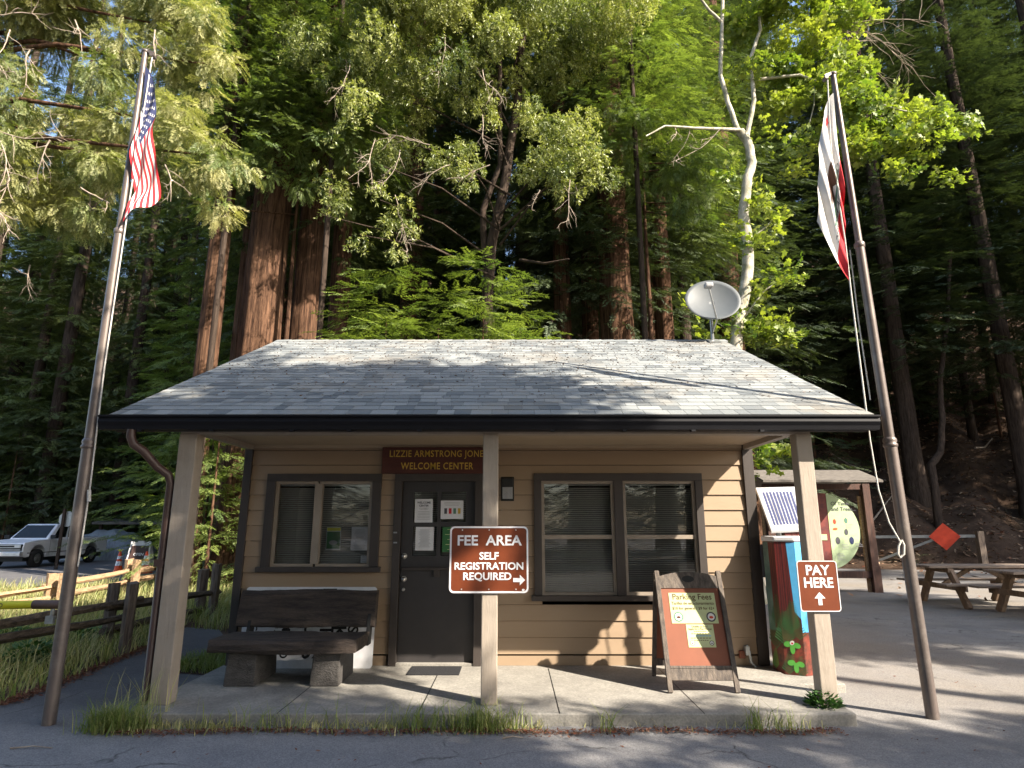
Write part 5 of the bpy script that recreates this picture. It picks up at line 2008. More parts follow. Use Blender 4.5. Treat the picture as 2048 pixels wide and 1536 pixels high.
def mass(clumps, tpls, scale, dens, r, droop=0.5, flatness=0.6, tint0=0.5, spread=0.16, outward=1.0, gaps=()):
    """Leaf sprays in the shell and body of each clump (centre, radius)."""
    pos, dr, up, sz, tn = [], [], [], [], []
    for (c, rad) in clumps:
        n = int(dens * rad * rad)
        bt = tint0 + r.normal(0, spread)
        for _ in range(n):
            v = r.normal(0, 1, 3)
            v /= np.linalg.norm(v)
            q = r.uniform(0.25, 1) ** 0.6
            p = np.array(c) + v * rad * q * np.array((1, 1, flatness))
            if gaps and any(np.linalg.norm((p - g_) - ((p - g_) @ SN) * SN) < gr_ for g_, gr_ in gaps):
                continue
            pos.append(p)
            dr.append(v * outward + np.array((0, 0, -droop)) + r.normal(0, 0.35, 3))
            up.append((r.normal(0, .4), r.normal(0, .4), 1))
            sz.append(scale * r.uniform(0.65, 1.25))
            tn.append(bt + r.normal(0, 0.12))
    pos, dr, up, sz, tn = map(np.array, (pos, dr, up, sz, tn))
    w = r.integers(0, len(tpls), len(pos))
    return joinr([inst(*tpls[k], pos[w == k], dr[w == k], up[w == k], sz[w == k], tn[w == k], r) for k in range(len(tpls))])


def limb_tree(name, trunk_paths, mat, crown, label, cat="tree", group=None, twigs=None, twigmat=None):
    base = trunk_paths[0][0][0]
    e = empty(name, (base[0], base[1], Hf(base[0], base[1]) if base[2] > -0.5 and base[2] < 0.5 else 0), label=label, cat=cat, group=group)
    off = e.location
    k = MB()
    for path, r0, r1, n in trunk_paths:
        m = len(path)
        pts = [Vector(p) - off for p in path]
        # resample with a gentle wobble
        fine, rad = [], []
        for i in range(m - 1):
            for t in (0, 0.34, 0.67):
                fine.append(pts[i].lerp(pts[i + 1], t) + Vector((random.uniform(-1, 1), random.uniform(-1, 1), 0)) * r0 * 0.12)
                rad.append(r0 + (r1 - r0) * ((i + t) / (m - 1)))
        fine.append(pts[-1]); rad.append(r1)
        k.tube(fine, rad, n)
    k.build("trunk", mat, e)
    if crown is not None:
        V, F, T, lm = crown
        me = np_mesh("crown", V - np.array(off), F, T, lm)
        mesh_obj("crown", me, e)
    if twigs:
        k = None
        for path, r0 in twigs:
            if k is None or r0 > 0.0125:
                if k:
                    k.build("dead_branch", M['deadwood'], e)
                k = MB()
            k.tube([Vector(p) - off for p in path], [r0 * (1 - 0.75 * i / (len(path) - 1)) for i in range(len(path))], 5)
        k.build("dead_branch", M['deadwood'], e)
    return e


def twig_path(p, d, L, r, n=6, bend=0.25):
    p, d = Vector(p), Vector(d).normalized()
    out = [p.copy()]
    for i in range(n):
        d = (d + Vector(r.normal(0, bend, 3)) + Vector((0, 0, -0.05))).normalized()
        p = p + d * L / n
        out.append(p.copy())
    return out


def dead_spray(p, d, L, r, r0=0.012, side=5):
    main = twig_path(p, d, L, r, 7, 0.16)
    res = [(main, r0)]
    for i in range(side):
        j = r.integers(1, len(main) - 1)
        dd = (main[j + 1] - main[j]).normalized() + Vector(r.normal(0, 0.7, 3))
        sub = twig_path(main[j], dd, L * r.uniform(0.25, 0.55), r, 5, 0.22)
        res.append((sub, r0 * 0.55))
        for _ in range(2):
            q = r.integers(1, len(sub) - 1)
            res.append((twig_path(sub[q], (sub[q + 1] - sub[q]).normalized() + Vector(r.normal(0, 0.8, 3)), L * 0.16, r, 3, 0.2), r0 * 0.35))
    return res


def PV(px, py, Y):
    return tuple(P(px, py, Y))


def px2m(px, Y, py=400):
    r = (768 - py) / FPX
    Z = Y * (r * CT + ST) / (CT - r * ST)
    return px / FPX * (Y * CT + Z * ST)


# ---------------- the sunny conifer whose boughs hang over the striped flag
rc = np.random.default_rng(11)
near = [(60, 40, 10.5, 120), (180, 30, 10.5, 110), (300, 45, 10, 100), (400, 70, 9.8, 75), (430, 130, 9.8, 55), (60, 215, 10.5, 90), (330, 130, 10, 60), (40, 130, 10.5, 70),
        (220, 130, 10.5, 60), (230, 240, 10, 90), (320, 240, 9.6, 70), (390, 250, 9.5, 55), (120, 290, 10.5, 90), (30, 320, 10, 70), (410, 310, 9.3, 60), (460, 350, 9.3, 45),
        (340, 330, 9.6, 70), (230, 350, 10, 75), (130, 380, 10.5, 60), (60, 420, 11, 60), (160, 450, 11.5, 50), (-60, 200, 10, 120), (-60, 380, 10, 90), (-40, 20, 10, 110),
        (200, -60, 10.5, 130), (60, -90, 10.5, 140), (340, -50, 10, 110)]
cl = []
for (x, y, Y, rp_) in near:
    c = np.array(PV(x, y, Y)); rad = px2m(rp_, Y, y)
    for _ in range(5):
        v = rc.normal(0, 0.5, 3)
        cl.append((c + v * rad * np.array((1, .8, .8)), rad * rc.uniform(0.35, 0.6)))
V, F, T = mass(cl, TC, 0.30, 700, rc, droop=0.9, flatness=0.6, tint0=0.5, spread=0.3)
tk = [([(-12.2, 10.5, 0), (-12.0, 10.5, 6), (-11.8, 10.6, 13)], 0.42, 0.22, 12)]
for (x, y, Y, rp_) in near[::2]:
    q = PV(x, y, Y)
    tk.append(([(-11.9, 10.5, q[2] + 0.6), ((-11.9 + q[0]) / 2, (10.5 + Y) / 2, q[2] + 0.75), q], 0.07, 0.015, 6))
tw = []
for (x, y, Y, dx, dz, L) in ((-20, 120, 9.6, 1, -.2, 1.3), (20, 60, 9.6, .5, -1, 1.2), (150, 40, 9.4, .3, -1, 1.1), (310, 60, 9.0, .3, -1, 1.0), (-20, 250, 9.4, 1, -.6, 1.5), (-10, 270, 9.4, .6, -1, 1.3),
                         (10, 330, 9.4, .6, -.9, 1.0), (-20, 410, 9.4, .9, -.8, .7), (100, 280, 9.4, -.5, -.8, .8), (160, 375, 9.2, 1, -.7, .6), (60, 530, 11, .3, -1, .8), (330, 330, 9.0, .5, -.7, .7),
                         (60, 100, 9.4, -.2, -1, .9), (-10, 30, 9.4, 1, .2, 1.0)):
    tw += dead_spray(P(x, y, Y), (dx, 0.05, dz), L, rc, 0.014)
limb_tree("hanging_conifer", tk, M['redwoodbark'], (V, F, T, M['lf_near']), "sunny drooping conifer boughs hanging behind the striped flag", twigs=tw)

# ---------------- the bay tree over the roof
rb_ = np.random.default_rng(12)
bay = [(700, 40, 15, 95), (800, 30, 15, 100), (900, 40, 15, 95), (980, 60, 15, 85), (1060, 40, 15.5, 90), (1150, 60, 15.5, 85), (760, 120, 15, 85), (860, 120, 14.8, 80), (940, 130, 15, 70),
       (1040, 130, 15.5, 70), (700, 170, 15, 70), (800, 210, 15, 65), (740, 260, 15, 75), (700, 340, 14.8, 60), (760, 330, 14.8, 50), (690, 420, 14.6, 45), (760, 400, 14.6, 40), (800, 440, 14.4, 30),
       (645, 430, 14.6, 35), (790, 500, 14.3, 18), (720, 470, 14.4, 20), (900, 310, 14.6, 48), (940, 330, 14.6, 40), (1110, 265, 14.4, 50), (1150, 300, 14.4, 55), (1080, 330, 14.4, 45), (1190, 330, 14.4, 40),
       (1040, 340, 14.4, 25), (1130, 360, 14.4, 35), (1060, 210, 15, 45), (960, 215, 15, 40), (1210, 120, 16, 60), (640, 60, 15.5, 70), (630, 120, 15.5, 50), (900, -50, 15, 130), (740, -60, 15, 130), (1060, -60, 15, 130)]
cl = []
for (x, y, Y, rp_) in bay:
    c = np.array(PV(x, y, Y)); rad = px2m(rp_, Y, y)
    for _ in range(5):
        v = rb_.normal(0, 0.55, 3)
        cl.append((c + v * rad * np.array((1, 1.2, .9)), rad * rb_.uniform(0.32, 0.6)))
V, F, T = mass(cl, TB, 0.30, 430, rb_, droop=0.9, flatness=0.9, tint0=0.5, spread=0.24,
               gaps=[(np.array(P(515, 640, 17.0)), 1.0), (np.array(P(613, 640, 18.0)), 0.75), (np.array(P(540, 500, 17.0)), 0.6), (np.array(P(420, 700, 17.0)), 0.5)])
tk = [([PV(950, 800, 16.5), PV(975, 560, 16.5), PV(985, 480, 16.3), PV(1012, 350, 16), PV(1035, 200, 16), PV(1045, 60, 16), PV(1060, -150, 16)], 0.20, 0.10, 12),
      ([PV(985, 700, 16.6), PV(972, 540, 16.5), PV(965, 420, 16.2), PV(1000, 330, 16), PV(1000, 100, 15.6)], 0.12, 0.06, 10),
      ([PV(1040, 520, 16.3), PV(1090, 527, 15.8), PV(1138, 518, 15.4)], 0.05, 0.02, 6)]
tk[0] = ([(tk[0][0][0][0], 16.5, 0.0)] + tk[0][0][1:], 0.17, 0.09, 12)
for (x, y, Y, rp_) in bay[::2]:
    q = PV(x, y, Y)
    s_pt = PV(1020 if y < 300 else 1000, min(560, y + 130), 16)
    tk.append(([s_pt, tuple((np.array(s_pt) + np.array(q)) / 2 + np.array((0, 0, 0.3))), q], 0.035, 0.010, 6))
tw = []
for (x, y, Y, dx, dz, L) in ((965, 140, 13.9, 0, -1, 1.3), (965, 230, 13.9, .15, -1, 1.3), (860, 290, 13.9, -1, .1, 1.2), (900, 330, 13.9, -1, -.3, 1.0), (890, 75, 13.9, 0, -1, 1.2), (800, 300, 14, -.1, -1, 1.2),
                             (750, 280, 14, -.3, -1, 1.6), (790, 390, 14, .1, -1, 1.7), (1140, 360, 13.9, .1, -1, 1.2), (700, 130, 14, 0, -1, 1.2), (980, 330, 13.9, -1, -.4, .9), (1080, 380, 13.9, -.2, -1, .5)):
    tw += dead_spray(P(x, y, Y), (dx, -0.05, dz), L, rb_, 0.014, 7)
limb_tree("bay_tree", tk, M['darkbark'], (V, F, T, M['lf_bay']), "tall leaning broadleaf tree with dangling dead twigs above the roof", twigs=tw)

# ---------------- the maple with the pale trunk
rm = np.random.default_rng(13)
mp_ = [(1500, 50, 13.6, 60), (1570, 40, 13.6, 70), (1640, 70, 13.6, 65), (1600, 130, 13.6, 60), (1530, 120, 13.6, 45), (1690, 140, 13.4, 50), (1460, 170, 14, 35), (1550, 200, 13.6, 45),
       (1640, 190, 13.4, 55), (1700, 210, 13.2, 60), (1760, 230, 13.2, 60), (1820, 210, 13.2, 55), (1880, 225, 13, 48), (1915, 250, 13, 25), (1740, 300, 13.2, 40), (1800, 290, 13.2, 45), (1860, 310, 13, 48),
       (1890, 345, 13, 20), (1800, 345, 13, 28), (1700, 290, 13.3, 35), (1530, 268, 13.6, 22), (1600, 300, 13.6, 26), (1585, 330, 13.6, 24), (1620, 280, 13.6, 24), (1460, 350, 13.8, 28), (1480, 385, 13.8, 24),
       (1530, 410, 13.6, 25), (1540, 440, 13.6, 22), (1470, 460, 13.8, 24), (1510, 480, 13.6, 26), (1560, 550, 13.4, 30), (1585, 545, 13.4, 16), (1520, 570, 13.5, 16), (1540, 650, 13.5, 42), (1500, 660, 13.7, 40),
       (1570, 665, 13.4, 26), (1420, 670, 14, 26), (1390, 610, 14, 14), (1525, 920, 12.8, 26), (1550, 900, 12.8, 20), (1500, 885, 13.0, 22), (1580, -20, 13.6, 90), (1700, 10, 13.4, 60)]
cl = []
for (x, y, Y, rp_) in mp_:
    c = np.array(PV(x, y, Y)); rad = px2m(rp_, Y, y)
    for _ in range(4):
        v = rm.normal(0, 0.5, 3)
        cl.append((c + v * rad * np.array((1, .9, .8)), max(0.12, rad * rm.uniform(0.35, 0.65))))
V, F, T = mass(cl, TM, 0.32, 230, rm, droop=0.25, flatness=0.5, tint0=0.5, spread=0.25, outward=0.7)
g = G(1472, 1300)
tk = [([(5.15, 13.7, 0.0), PV(1462, 800, 13.7), PV(1476, 640, 13.7), PV(1494, 560, 13.7), PV(1496, 490, 13.7), PV(1486, 430, 13.7), PV(1492, 370, 13.6), PV(1504, 325, 13.6), PV(1500, 295, 13.6), PV(1480, 262, 13.6)], 0.155, 0.10, 12),
      ([PV(1476, 262, 13.6), PV(1456, 205, 13.6), PV(1441, 150, 13.6), PV(1443, 60, 13.6), PV(1447, -60, 13.6)], 0.065, 0.04, 10),
      ([PV(1444, 45, 13.6), PV(1420, 22, 13.5), PV(1395, -10, 13.4)], 0.045, 0.03, 8),
      ([PV(1492, 285, 13.6), PV(1508, 200, 13.6), PV(1500, 120, 13.6), PV(1520, 60, 13.6), PV(1512, -60, 13.6)], 0.06, 0.035, 10),
      ([PV(1480, 260, 13.5), PV(1440, 258, 13.3), PV(1390, 256, 13.1), PV(1330, 252, 12.9), PV(1292, 272, 12.8)], 0.045, 0.015, 8),
      ([PV(1505, 160, 13.6), PV(1600, 150, 13.4), PV(1700, 190, 13.2), PV(1800, 220, 13.1), PV(1890, 240, 13)], 0.04, 0.012, 7),
      ([PV(1500, 480, 13.7), PV(1530, 455, 13.6), PV(1545, 440, 13.6)], 0.025, 0.01, 6),
      ([PV(1484, 640, 13.7), PV(1530, 580, 13.5), PV(1580, 550, 13.4)], 0.025, 0.01, 6),
      ([PV(1630, 160, 13.4), PV(1628, 210, 13.3), PV(1618, 250, 13.3)], 0.022, 0.012, 6)]
tw = []
for (x, y, dx, dz, L) in ((1380, 256, -.3, -1, .8), (1440, 258, -.9, -.9, 1.6), (1350, 254, -.1, -1, .7)):
    tw += dead_spray(P(x, y, 13.1), (dx, 0, dz), L, rm, 0.013, 4)
for i in range(6):
    tw += dead_spray(P(1640, 45, 13.8), (1, 0, 0.15 - 0.22 * i), 2.6 + 0.3 * (i % 3), rm, 0.015, 6)
limb_tree("maple_tree", tk, M['maplebark'], (V, F, T, M['lf_maple']), "bright maple with a pale crooked trunk rising behind the roof end", twigs=tw)

# ---------------- forest stock
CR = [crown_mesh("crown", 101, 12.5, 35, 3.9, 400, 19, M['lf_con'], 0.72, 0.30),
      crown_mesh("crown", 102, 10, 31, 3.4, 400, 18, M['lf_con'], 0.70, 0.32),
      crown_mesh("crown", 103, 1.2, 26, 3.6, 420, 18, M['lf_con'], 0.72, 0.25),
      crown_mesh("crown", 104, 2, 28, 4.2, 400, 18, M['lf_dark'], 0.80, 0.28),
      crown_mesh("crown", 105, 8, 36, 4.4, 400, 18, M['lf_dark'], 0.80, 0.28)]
CS = [crown_mesh("crown", 111, 0.3, 4.4, 1.5, 90, 9, M['lf_sap_sunlit'], 0.46, 0.18, w=0.045),
      crown_mesh("crown", 112, 0.2, 6.5, 1.9, 120, 10, M['lf_sap_sunlit'], 0.50, 0.15, w=0.045)]
CR.append(crown_mesh("crown", 106, 1.5, 26, 3.4, 400, 17, M['lf_sap_sunlit'], 0.72, 0.25))  # full-size crown in the brighter leaf colour, sunlight put into its tone
TRK = [trunk_mesh("trunk", 201, 40, 0.62, 0.22, M['redwoodbark']),
       trunk_mesh("trunk", 202, 40, 0.62, 0.22, M['redwoodbark'], lobes=9),
       trunk_mesh("trunk", 203, 38, 0.40, 0.12, M['darkbark'], n=20, lobes=5),
       trunk_mesh("trunk", 204, 38, 0.30, 0.10, M['darkbark'], n=18, lobes=4, flare=0.2)]
STK = [trunk_mesh("trunk", 205, 4.6, 0.05, 0.012, M['redwoodbark'], n=8, m=8), trunk_mesh("trunk", 206, 6.6, 0.07, 0.012, M['redwoodbark'], n=8, m=8)]
tr_rand = random.Random(77)


def tree(name, x, y, tm, cm, label, group=None, ts=1.0, cs=1.0, cz=1.0, lean=0.0, cat="tree"):
    e = empty(name, (x, y, Hf(x, y)), tr_rand.uniform(0, 6.28), label=label, cat=cat, group=group)
    t = mesh_obj("trunk", tm, e)
    t.scale = (ts, ts, 1)
    if lean:
        e.rotation_euler = (lean, lean * 0.6, e.rotation_euler.z)
    if cm is not None:
        c = mesh_obj("crown", cm, e)
        c.scale = (cs, cs, cz)
    return e


# the redwoods one can tell apart (photo x of the trunk, its width, distance)
named = [(427, 45, 17.0, 0, 0, "slender redwood trunk with sunlit bark at the roof's low end"),
         (513, 88, 17.5, 1, 0, "broad redwood trunk with bright sunlit bark beside the ridge end"),
         (480, 36, 20.5, 0, 1, "shaded redwood trunk tucked beside the broad sunlit one"),
         (613, 58, 18.5, 0, 0, "second sunlit redwood trunk rising above the roof ridge"),
         (672, 44, 20.5, 1, 1, "dim redwood trunk flecked with sun next to the young trees"),
         (1127, 38, 19.5, 0, 4, "narrow dark redwood trunk above the middle of the ridge"),
         (1184, 36, 20.5, 1, 4, "grey barked trunk with small sun flecks above the ridge"),
         (1241, 74, 19.0, 0, 0, "broad dark redwood trunk left of the satellite dish"),
         (1291, 42, 21.5, 1, 4, "almost black trunk between two redwoods near the dish"),
         (1333, 42, 20.0, 0, 1, "lichen streaked redwood trunk directly behind the satellite dish"),
         (570, 30, 24.0, 1, 4, "dark trunk in the gap between the two sunlit redwoods")]
for (px, w, Y, t, c, lab) in named:
    p = P(px, 640, Y)
    wid = px2m(w, Y, 640)
    tree("redwood_tree", p.x, Y, TRK[t], CR[c], lab, ts=wid / 2 / 0.62, cs=0.85, cz=1.05)

mid_m = crown_mesh("crown", 131, 12.0, 24, 2.8, 330, 14, M['lf_sap_sunlit'], 0.46, 0.38)
for (px, Y, s_, lab) in ((640, 16.2, 0.8, "sunny green conifer boughs before the redwood trunks"), (1290, 16.4, 1.0, "sunny conifer boughs between the dark redwood and the maple"), (430, 16.0, 0.9, "green conifer boughs above the slender redwood")):
    p = P(px, 640, Y)
    tree("midstorey_conifer", p.x, Y, TRK[3], mid_m, lab, ts=0.30, cs=s_, cz=1.0)

rq = np.random.default_rng(17)
cl = []
for (x, y, Y, rp_) in ((560, 290, 16.2, 55), (600, 350, 16.2, 42), (690, 290, 16.4, 60), (500, 320, 16.0, 34), (650, 200, 16.5, 80), (560, 200, 16.4, 60), (690, 420, 16.6, 30), (520, 230, 16, 50), (455, 330, 15.6, 40), (430, 400, 15.6, 28),
                       (1270, 330, 16.8, 50), (1330, 350, 16.6, 50), (1390, 330, 16.2, 50), (1220, 300, 17, 35), (1360, 420, 16.4, 30), (1250, 240, 16.8, 60), (1400, 400, 16.2, 34)):
    c = np.array(PV(x, y, Y)); rad = px2m(rp_, Y, y)
    for _ in range(5):
        v = rq.normal(0, 0.5, 3)
        cl.append((c + v * rad * np.array((1, .8, .8)), rad * rq.uniform(0.35, 0.6)))
for nm, sel, px0, lab in (("redwood_sucker", [c for c in cl if c[0][0] < 0], 575, "drooping green boughs hanging across the sunlit redwood trunks"), ("redwood_sucker", [c for c in cl if c[0][0] >= 0], 1300, "drooping green boughs hanging before the dark redwoods by the dish")):
    V, F, T = mass(sel, TC, 0.30, 520, rq, droop=0.9, flatness=0.7, tint0=0.45, spread=0.25, gaps=[(np.array(P(515, 640, 17.0)), 0.9), (np.array(P(613, 640, 18.0)), 0.7)])
    b0 = P(px0, 640, 17.6)
    pth = [([(b0.x, 17.6, 0.0), (b0.x, 17.6, 8), (b0.x, 17.6, 15)], 0.10, 0.03, 8)]
    for c_, r_ in sel[::6]:
        pth.append(([(b0.x, 17.6, min(14.5, c_[2] + 0.8)), tuple(c_)], 0.03, 0.01, 5))
    limb_tree(nm, pth, M['redwoodbark'], (V, F, T, M['lf_sap_sunlit']), lab)

# young conifers lit behind the roof and behind the porch post
for (px, Y, m_, s, lab) in ((760, 15.0, 1, 1.25, "sunny young conifer above the ridge next to the redwoods"), (870, 15.4, 1, 1.15, "low young conifer above the middle of the ridge"),
                            (965, 14.8, 1, 1.25, "bright young conifer above the ridge by the leaning tree"), (700, 16.5, 1, 1.15, "small conifer in front of the dim redwood trunk"),
                            (1040, 15.6, 1, 1.1, "sparse young conifer under the hanging leaf clump"),
                            (436, 16.0, 0, 1.15, "bright green young conifer between porch post and wall"), (425, 18.5, 0, 0.8, "green young conifer between downspout and post"),
                            (468, 17.2, 0, 1.3, "young conifer hidden partly by the wall corner")):
    p = P(px, 900, Y)
    e = tree("young_conifer", p.x, Y, STK[m_], CS[m_], lab, group="young conifers around the building", cs=s * (1.1 if px > 500 else 0.8), cz=s)

for (x, y, s, lab) in ((-12.2, 23.5, 1.5, "sun touched bushy conifer between the flagpole and the redwoods"), (-14.2, 31.5, 1.9, "yellow green bushy conifer beyond the rail fence end"),
                       (-18.5, 34.0, 2.0, "pale green conifer behind the covered load")):
    e = tree("bushy_conifer", x, y, TRK[3], CS[1], lab, ts=0.25, cs=s * 0.95, cz=s)
    e.children[1].location.z = 3.6
# filler forest, in groups that nothing tells apart
fr = random.Random(5)
gl = "tall conifer in the dim forest beyond the road"
xs_ = [(-33, 40), (-28, 36), (-24.5, 41), (-21, 37.5), (-18.0, 42), (-15.5, 36), (-13, 40), (-11, 34), (-9.0, 38), (-30, 47), (-23, 50), (-17, 48), (-12, 46), (-38, 44), (-42, 52), (-35, 56), (-27, 58), (-20, 60), (-14, 55), (-8.5, 28), (-26, 34.5), (-36, 35), (-31, 35.5), (-22.5, 35), (-16.8, 33.8), (-40, 38), (-13.2, 34.5), (-45, 46), (-48, 60), (-40, 62), (-31, 66), (-25, 68), (-17, 66), (-10, 62), (-5, 52), (-50, 42), (-35, 48), (-27, 52), (-19.5, 54), (-10.2, 47), (-30, 52), (-37, 50), (-43, 57), (-15, 50), (-22, 46), (-26, 62), (-34, 61), (-45, 64), (-13, 59), (-20, 65), (-52, 52), (-56, 60), (-8, 68), (-30, 72), (-40, 72), (-50, 70), (-17, 74)]
for i, (x, y) in enumerate(xs_):
    tree("forest_conifer", x + fr.uniform(-.6, .6), y + fr.uniform(-.6, .6), TRK[2 + i % 2], CR[5 if i in (5, 7, 8, 19, 2, 24) else (2 if i % 3 else 3)], gl, group="conifers beyond the road", ts=fr.uniform(0.8, 1.3), cs=fr.uniform(0.85, 1.15), cz=fr.uniform(0.95, 1.3))  # a few shaded trees take the crown coloured as if sunlit
gl = "tall shaded conifer in the grove behind the building"
xs_ = [(-6.5, 26), (-3.5, 29), (-0.5, 26.5), (2.0, 30), (4.6, 25.5), (7, 29), (-5, 34), (-1.5, 36), (3, 36), (7.5, 35), (-7.5, 42), (-2.5, 44), (3, 46), (8, 44), (0.5, 22.5), (6.6, 22.6), (-4.0, 22.8), (9.8, 26.5)]
for i, (x, y) in enumerate(xs_):
    tree("grove_conifer", x, y, TRK[i % 4], CR[(2, 3, 4, 1)[i % 4]], gl, group="conifers in the grove behind the building", ts=fr.uniform(0.6, 1.1), cs=fr.uniform(0.85, 1.1), cz=fr.uniform(1.0, 1.3))
gl = "dark conifer standing on the leaf strewn hillside"
xs_ = [(11.5, 29), (14, 33), (18.0, 28), (19, 32), (22, 27), (24.5, 33), (27, 28), (13, 39), (18, 40), (23, 40), (29, 37), (33, 31), (35, 40), (12, 47), (20, 50), (28, 50), (37, 50), (16, 60), (28, 62), (40, 60), (31, 24), (35, 20), (15, 36), (20.5, 36), (25.5, 37.5), (31, 34), (36, 35), (41, 44), (33, 45), (17.5, 45), (22, 55), (34, 56), (44, 54), (13, 54), (18, 68), (24, 72), (34, 70), (46, 66), (10, 64), (28, 32), (39, 28), (43, 36)]
for i, (x, y) in enumerate(xs_):
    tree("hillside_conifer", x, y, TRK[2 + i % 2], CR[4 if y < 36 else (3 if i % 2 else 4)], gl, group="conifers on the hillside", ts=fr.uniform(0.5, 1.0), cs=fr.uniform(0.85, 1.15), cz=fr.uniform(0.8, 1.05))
# understorey on the hill: low dark trees
crown_under = crown_mesh("crown", 120, 0.8, 6.5, 2.0, 90, 9, M['lf_dark'], 0.62, 0.15)
for i, (x, y, s) in enumerate(((13.5, 28.5, 1.5), (12.0, 32, 1.9), (16, 33, 1.8), (21, 33.5, 2.0), (26, 33, 2.0), (29.5, 28.5, 1.8), (10.2, 28, 1.5), (18.5, 37, 2.0), (24, 38, 2.0), (31, 37, 2.0))):
    tree("understorey_conifer", x, y, STK[1], crown_under,
         "low dark conifer in the hillside shade", group="low conifers on the hillside", cs=s, cz=s * 0.9)
for i, (x, y, s) in enumerate(((-30, 33, 1.1), (-26, 32.8, 1.2), (-22.5, 33.5, 1.3), (-19, 34.5, 1.3), (-15.5, 33, 1.2), (-12, 32.5, 1.1), (-34, 36, 1.4), (-28, 38, 1.5), (-21, 39, 1.5), (-16, 39.5, 1.5), (-11, 37, 1.4), (-9.5, 31.5, 1.1), (-7, 30, 1.2), (-37, 33, 1.2), (-24, 43, 1.7), (-13, 43, 1.7), (-33, 42, 1.7), (-6, 38, 1.5))):
    tree("understorey_conifer", x, y, STK[1], crown_under, "low dark conifer between the trunks beyond the road", group="low conifers beyond the road", cs=s, cz=s)
# crooked bare trunk on the slope
ct_ = [P(1868, 985, 26), P(1862, 930, 26.2), P(1880, 905, 26.4), P(1885, 840, 26.6), P(1880, 760, 26.8), P(1895, 640, 27), P(1900, 500, 27)]
ct_[0].z = Hf(ct_[0].x, ct_[0].y) - 0.3
limb_tree("crooked_tree", [([tuple(v) for v in ct_], 0.17, 0.08, 9)], M['darkbark'], None, "bare crooked trunk bent at its foot on the hillside")

# shade trees behind the photographer: crowns are left open where sunlight reaches the porch
rs_ = np.random.default_rng(21)
Ls = np.array(SUN)
lit = [((2.3, 7.3, 1.9), .55), ((1.7, 7.3, 1.0), .6), ((1.2, 7.3, .4), .5), ((0.9, 7.3, 0.2), .4), ((2.75, 5.8, 1.7), .55), ((2.75, 5.8, .9), .5), ((2.75, 5.8, .2), .5), ((2.0, 6.3, .8), .5), ((1.9, 6.2, .3), .4),
       ((0.9, 6.5, .1), .5), ((0.2, 6.3, .1), .35), ((2.3, 5.9, .1), .4), ((3.0, 7.0, 1.2), .5), ((3.0, 7.0, .5), .5), ((3.2, 7.3, 1.9), .5), ((3.9, 6.3, 0), .6), ((4.4, 6.9, 0), .7), ((3.6, 7.0, 0), .6), ((5.2, 7.1, 0), .6),
       ((4.2, 7.8, 0), .5), ((3.2, 6.1, 0), .4), ((5.8, 6.6, 0), .35), ((0.5, 5.0, 0), .28), ((1.2, 4.75, 0), .28), ((1.7, 4.5, 0), .2), ((6.4, 8.6, 0), .4), ((3.3, 5.7, 2.6), .7), ((3.2, 5.7, 3.4), .7), ((3.2, 5.7, 4.2), .8), ((3.4, 5.7, 5.5), .6),
       ((-3.7, 5.6, 3.6), .5), ((-3.7, 5.6, 5.0), .9), ((-3.8, 5.6, 1.5), .25)]
for x in np.arange(-3.4, 3.3, 0.7):
    lit.append(((x, 8.9, 4.15), .75))
for x in (-2.6, -1.8, -1.0, 0.8, 1.6, 2.4):
    lit.append(((x, 8.1, 3.75), .5))
for x in (0.6, 1.3, 2.2, 2.9):
    lit.append(((x, 7.2, 3.3), .45))
lc = np.array([l[0] for l in lit], float); lr = np.array([l[1] for l in lit])


def blocked(c, pad=0.22):
    d = c - lc
    t = d @ Ls
    dist = np.linalg.norm(d - t[:, None] * Ls, axis=1)
    return bool(np.any((dist < lr + pad) & (t > 0)))


crowns = {}
stems = {0: (12.5, -5.5), 1: (8.0, -4.0), 2: (5.2, -2.4), 3: (15.5, -1.5)}


def seed_target(tx, ty, tz, smin, smax, n, jit):
    for _ in range(n):
        s = rs_.uniform(smin, smax)
        c = np.array((tx, ty, tz)) + Ls * s + rs_.normal(0, jit, 3)
        if blocked(c) or (c[1] > 0.5 and c[2] < 7):
            continue
        k = min(stems, key=lambda q: (stems[q][0] - c[0]) ** 2 + (stems[q][1] - c[1]) ** 2)
        crowns.setdefault(k, []).append(c)


for x in np.arange(-7.5, 6.6, 0.5):
    for y in np.arange(1.6, 5.9, 0.5):
        seed_target(x, y, 0, 12, 17, 14, 0.25)
for x in np.arange(-9, -2.7, 0.5):
    for y in np.arange(5.5, 10.5, 0.5):
        if y > 8.4 and x < -5.0:
            continue
        seed_target(x, y, 0, 12.5, 17.5, 15, 0.25)
for x in np.arange(-4, 3.4, 0.5):
    for y in np.arange(5.7, 8.2, 0.4):
        if x > 0.4 and (int(x * 2 + y * 5) % 3):
            continue
        seed_target(x, y, 2.6 + (y - 5.7) * .48, 12, 16, 8, 0.22)
for x in np.arange(2.8, 9, 0.5):
    for y in np.arange(8.3, 16, 0.5):
        seed_target(x, y, 0, 14, 20, 12, 0.3)
for x in np.arange(5, 9, 0.5):
    for y in np.arange(5, 8.5, 0.5):
        seed_target(x, y, 0, 14, 20, 12, 0.3)
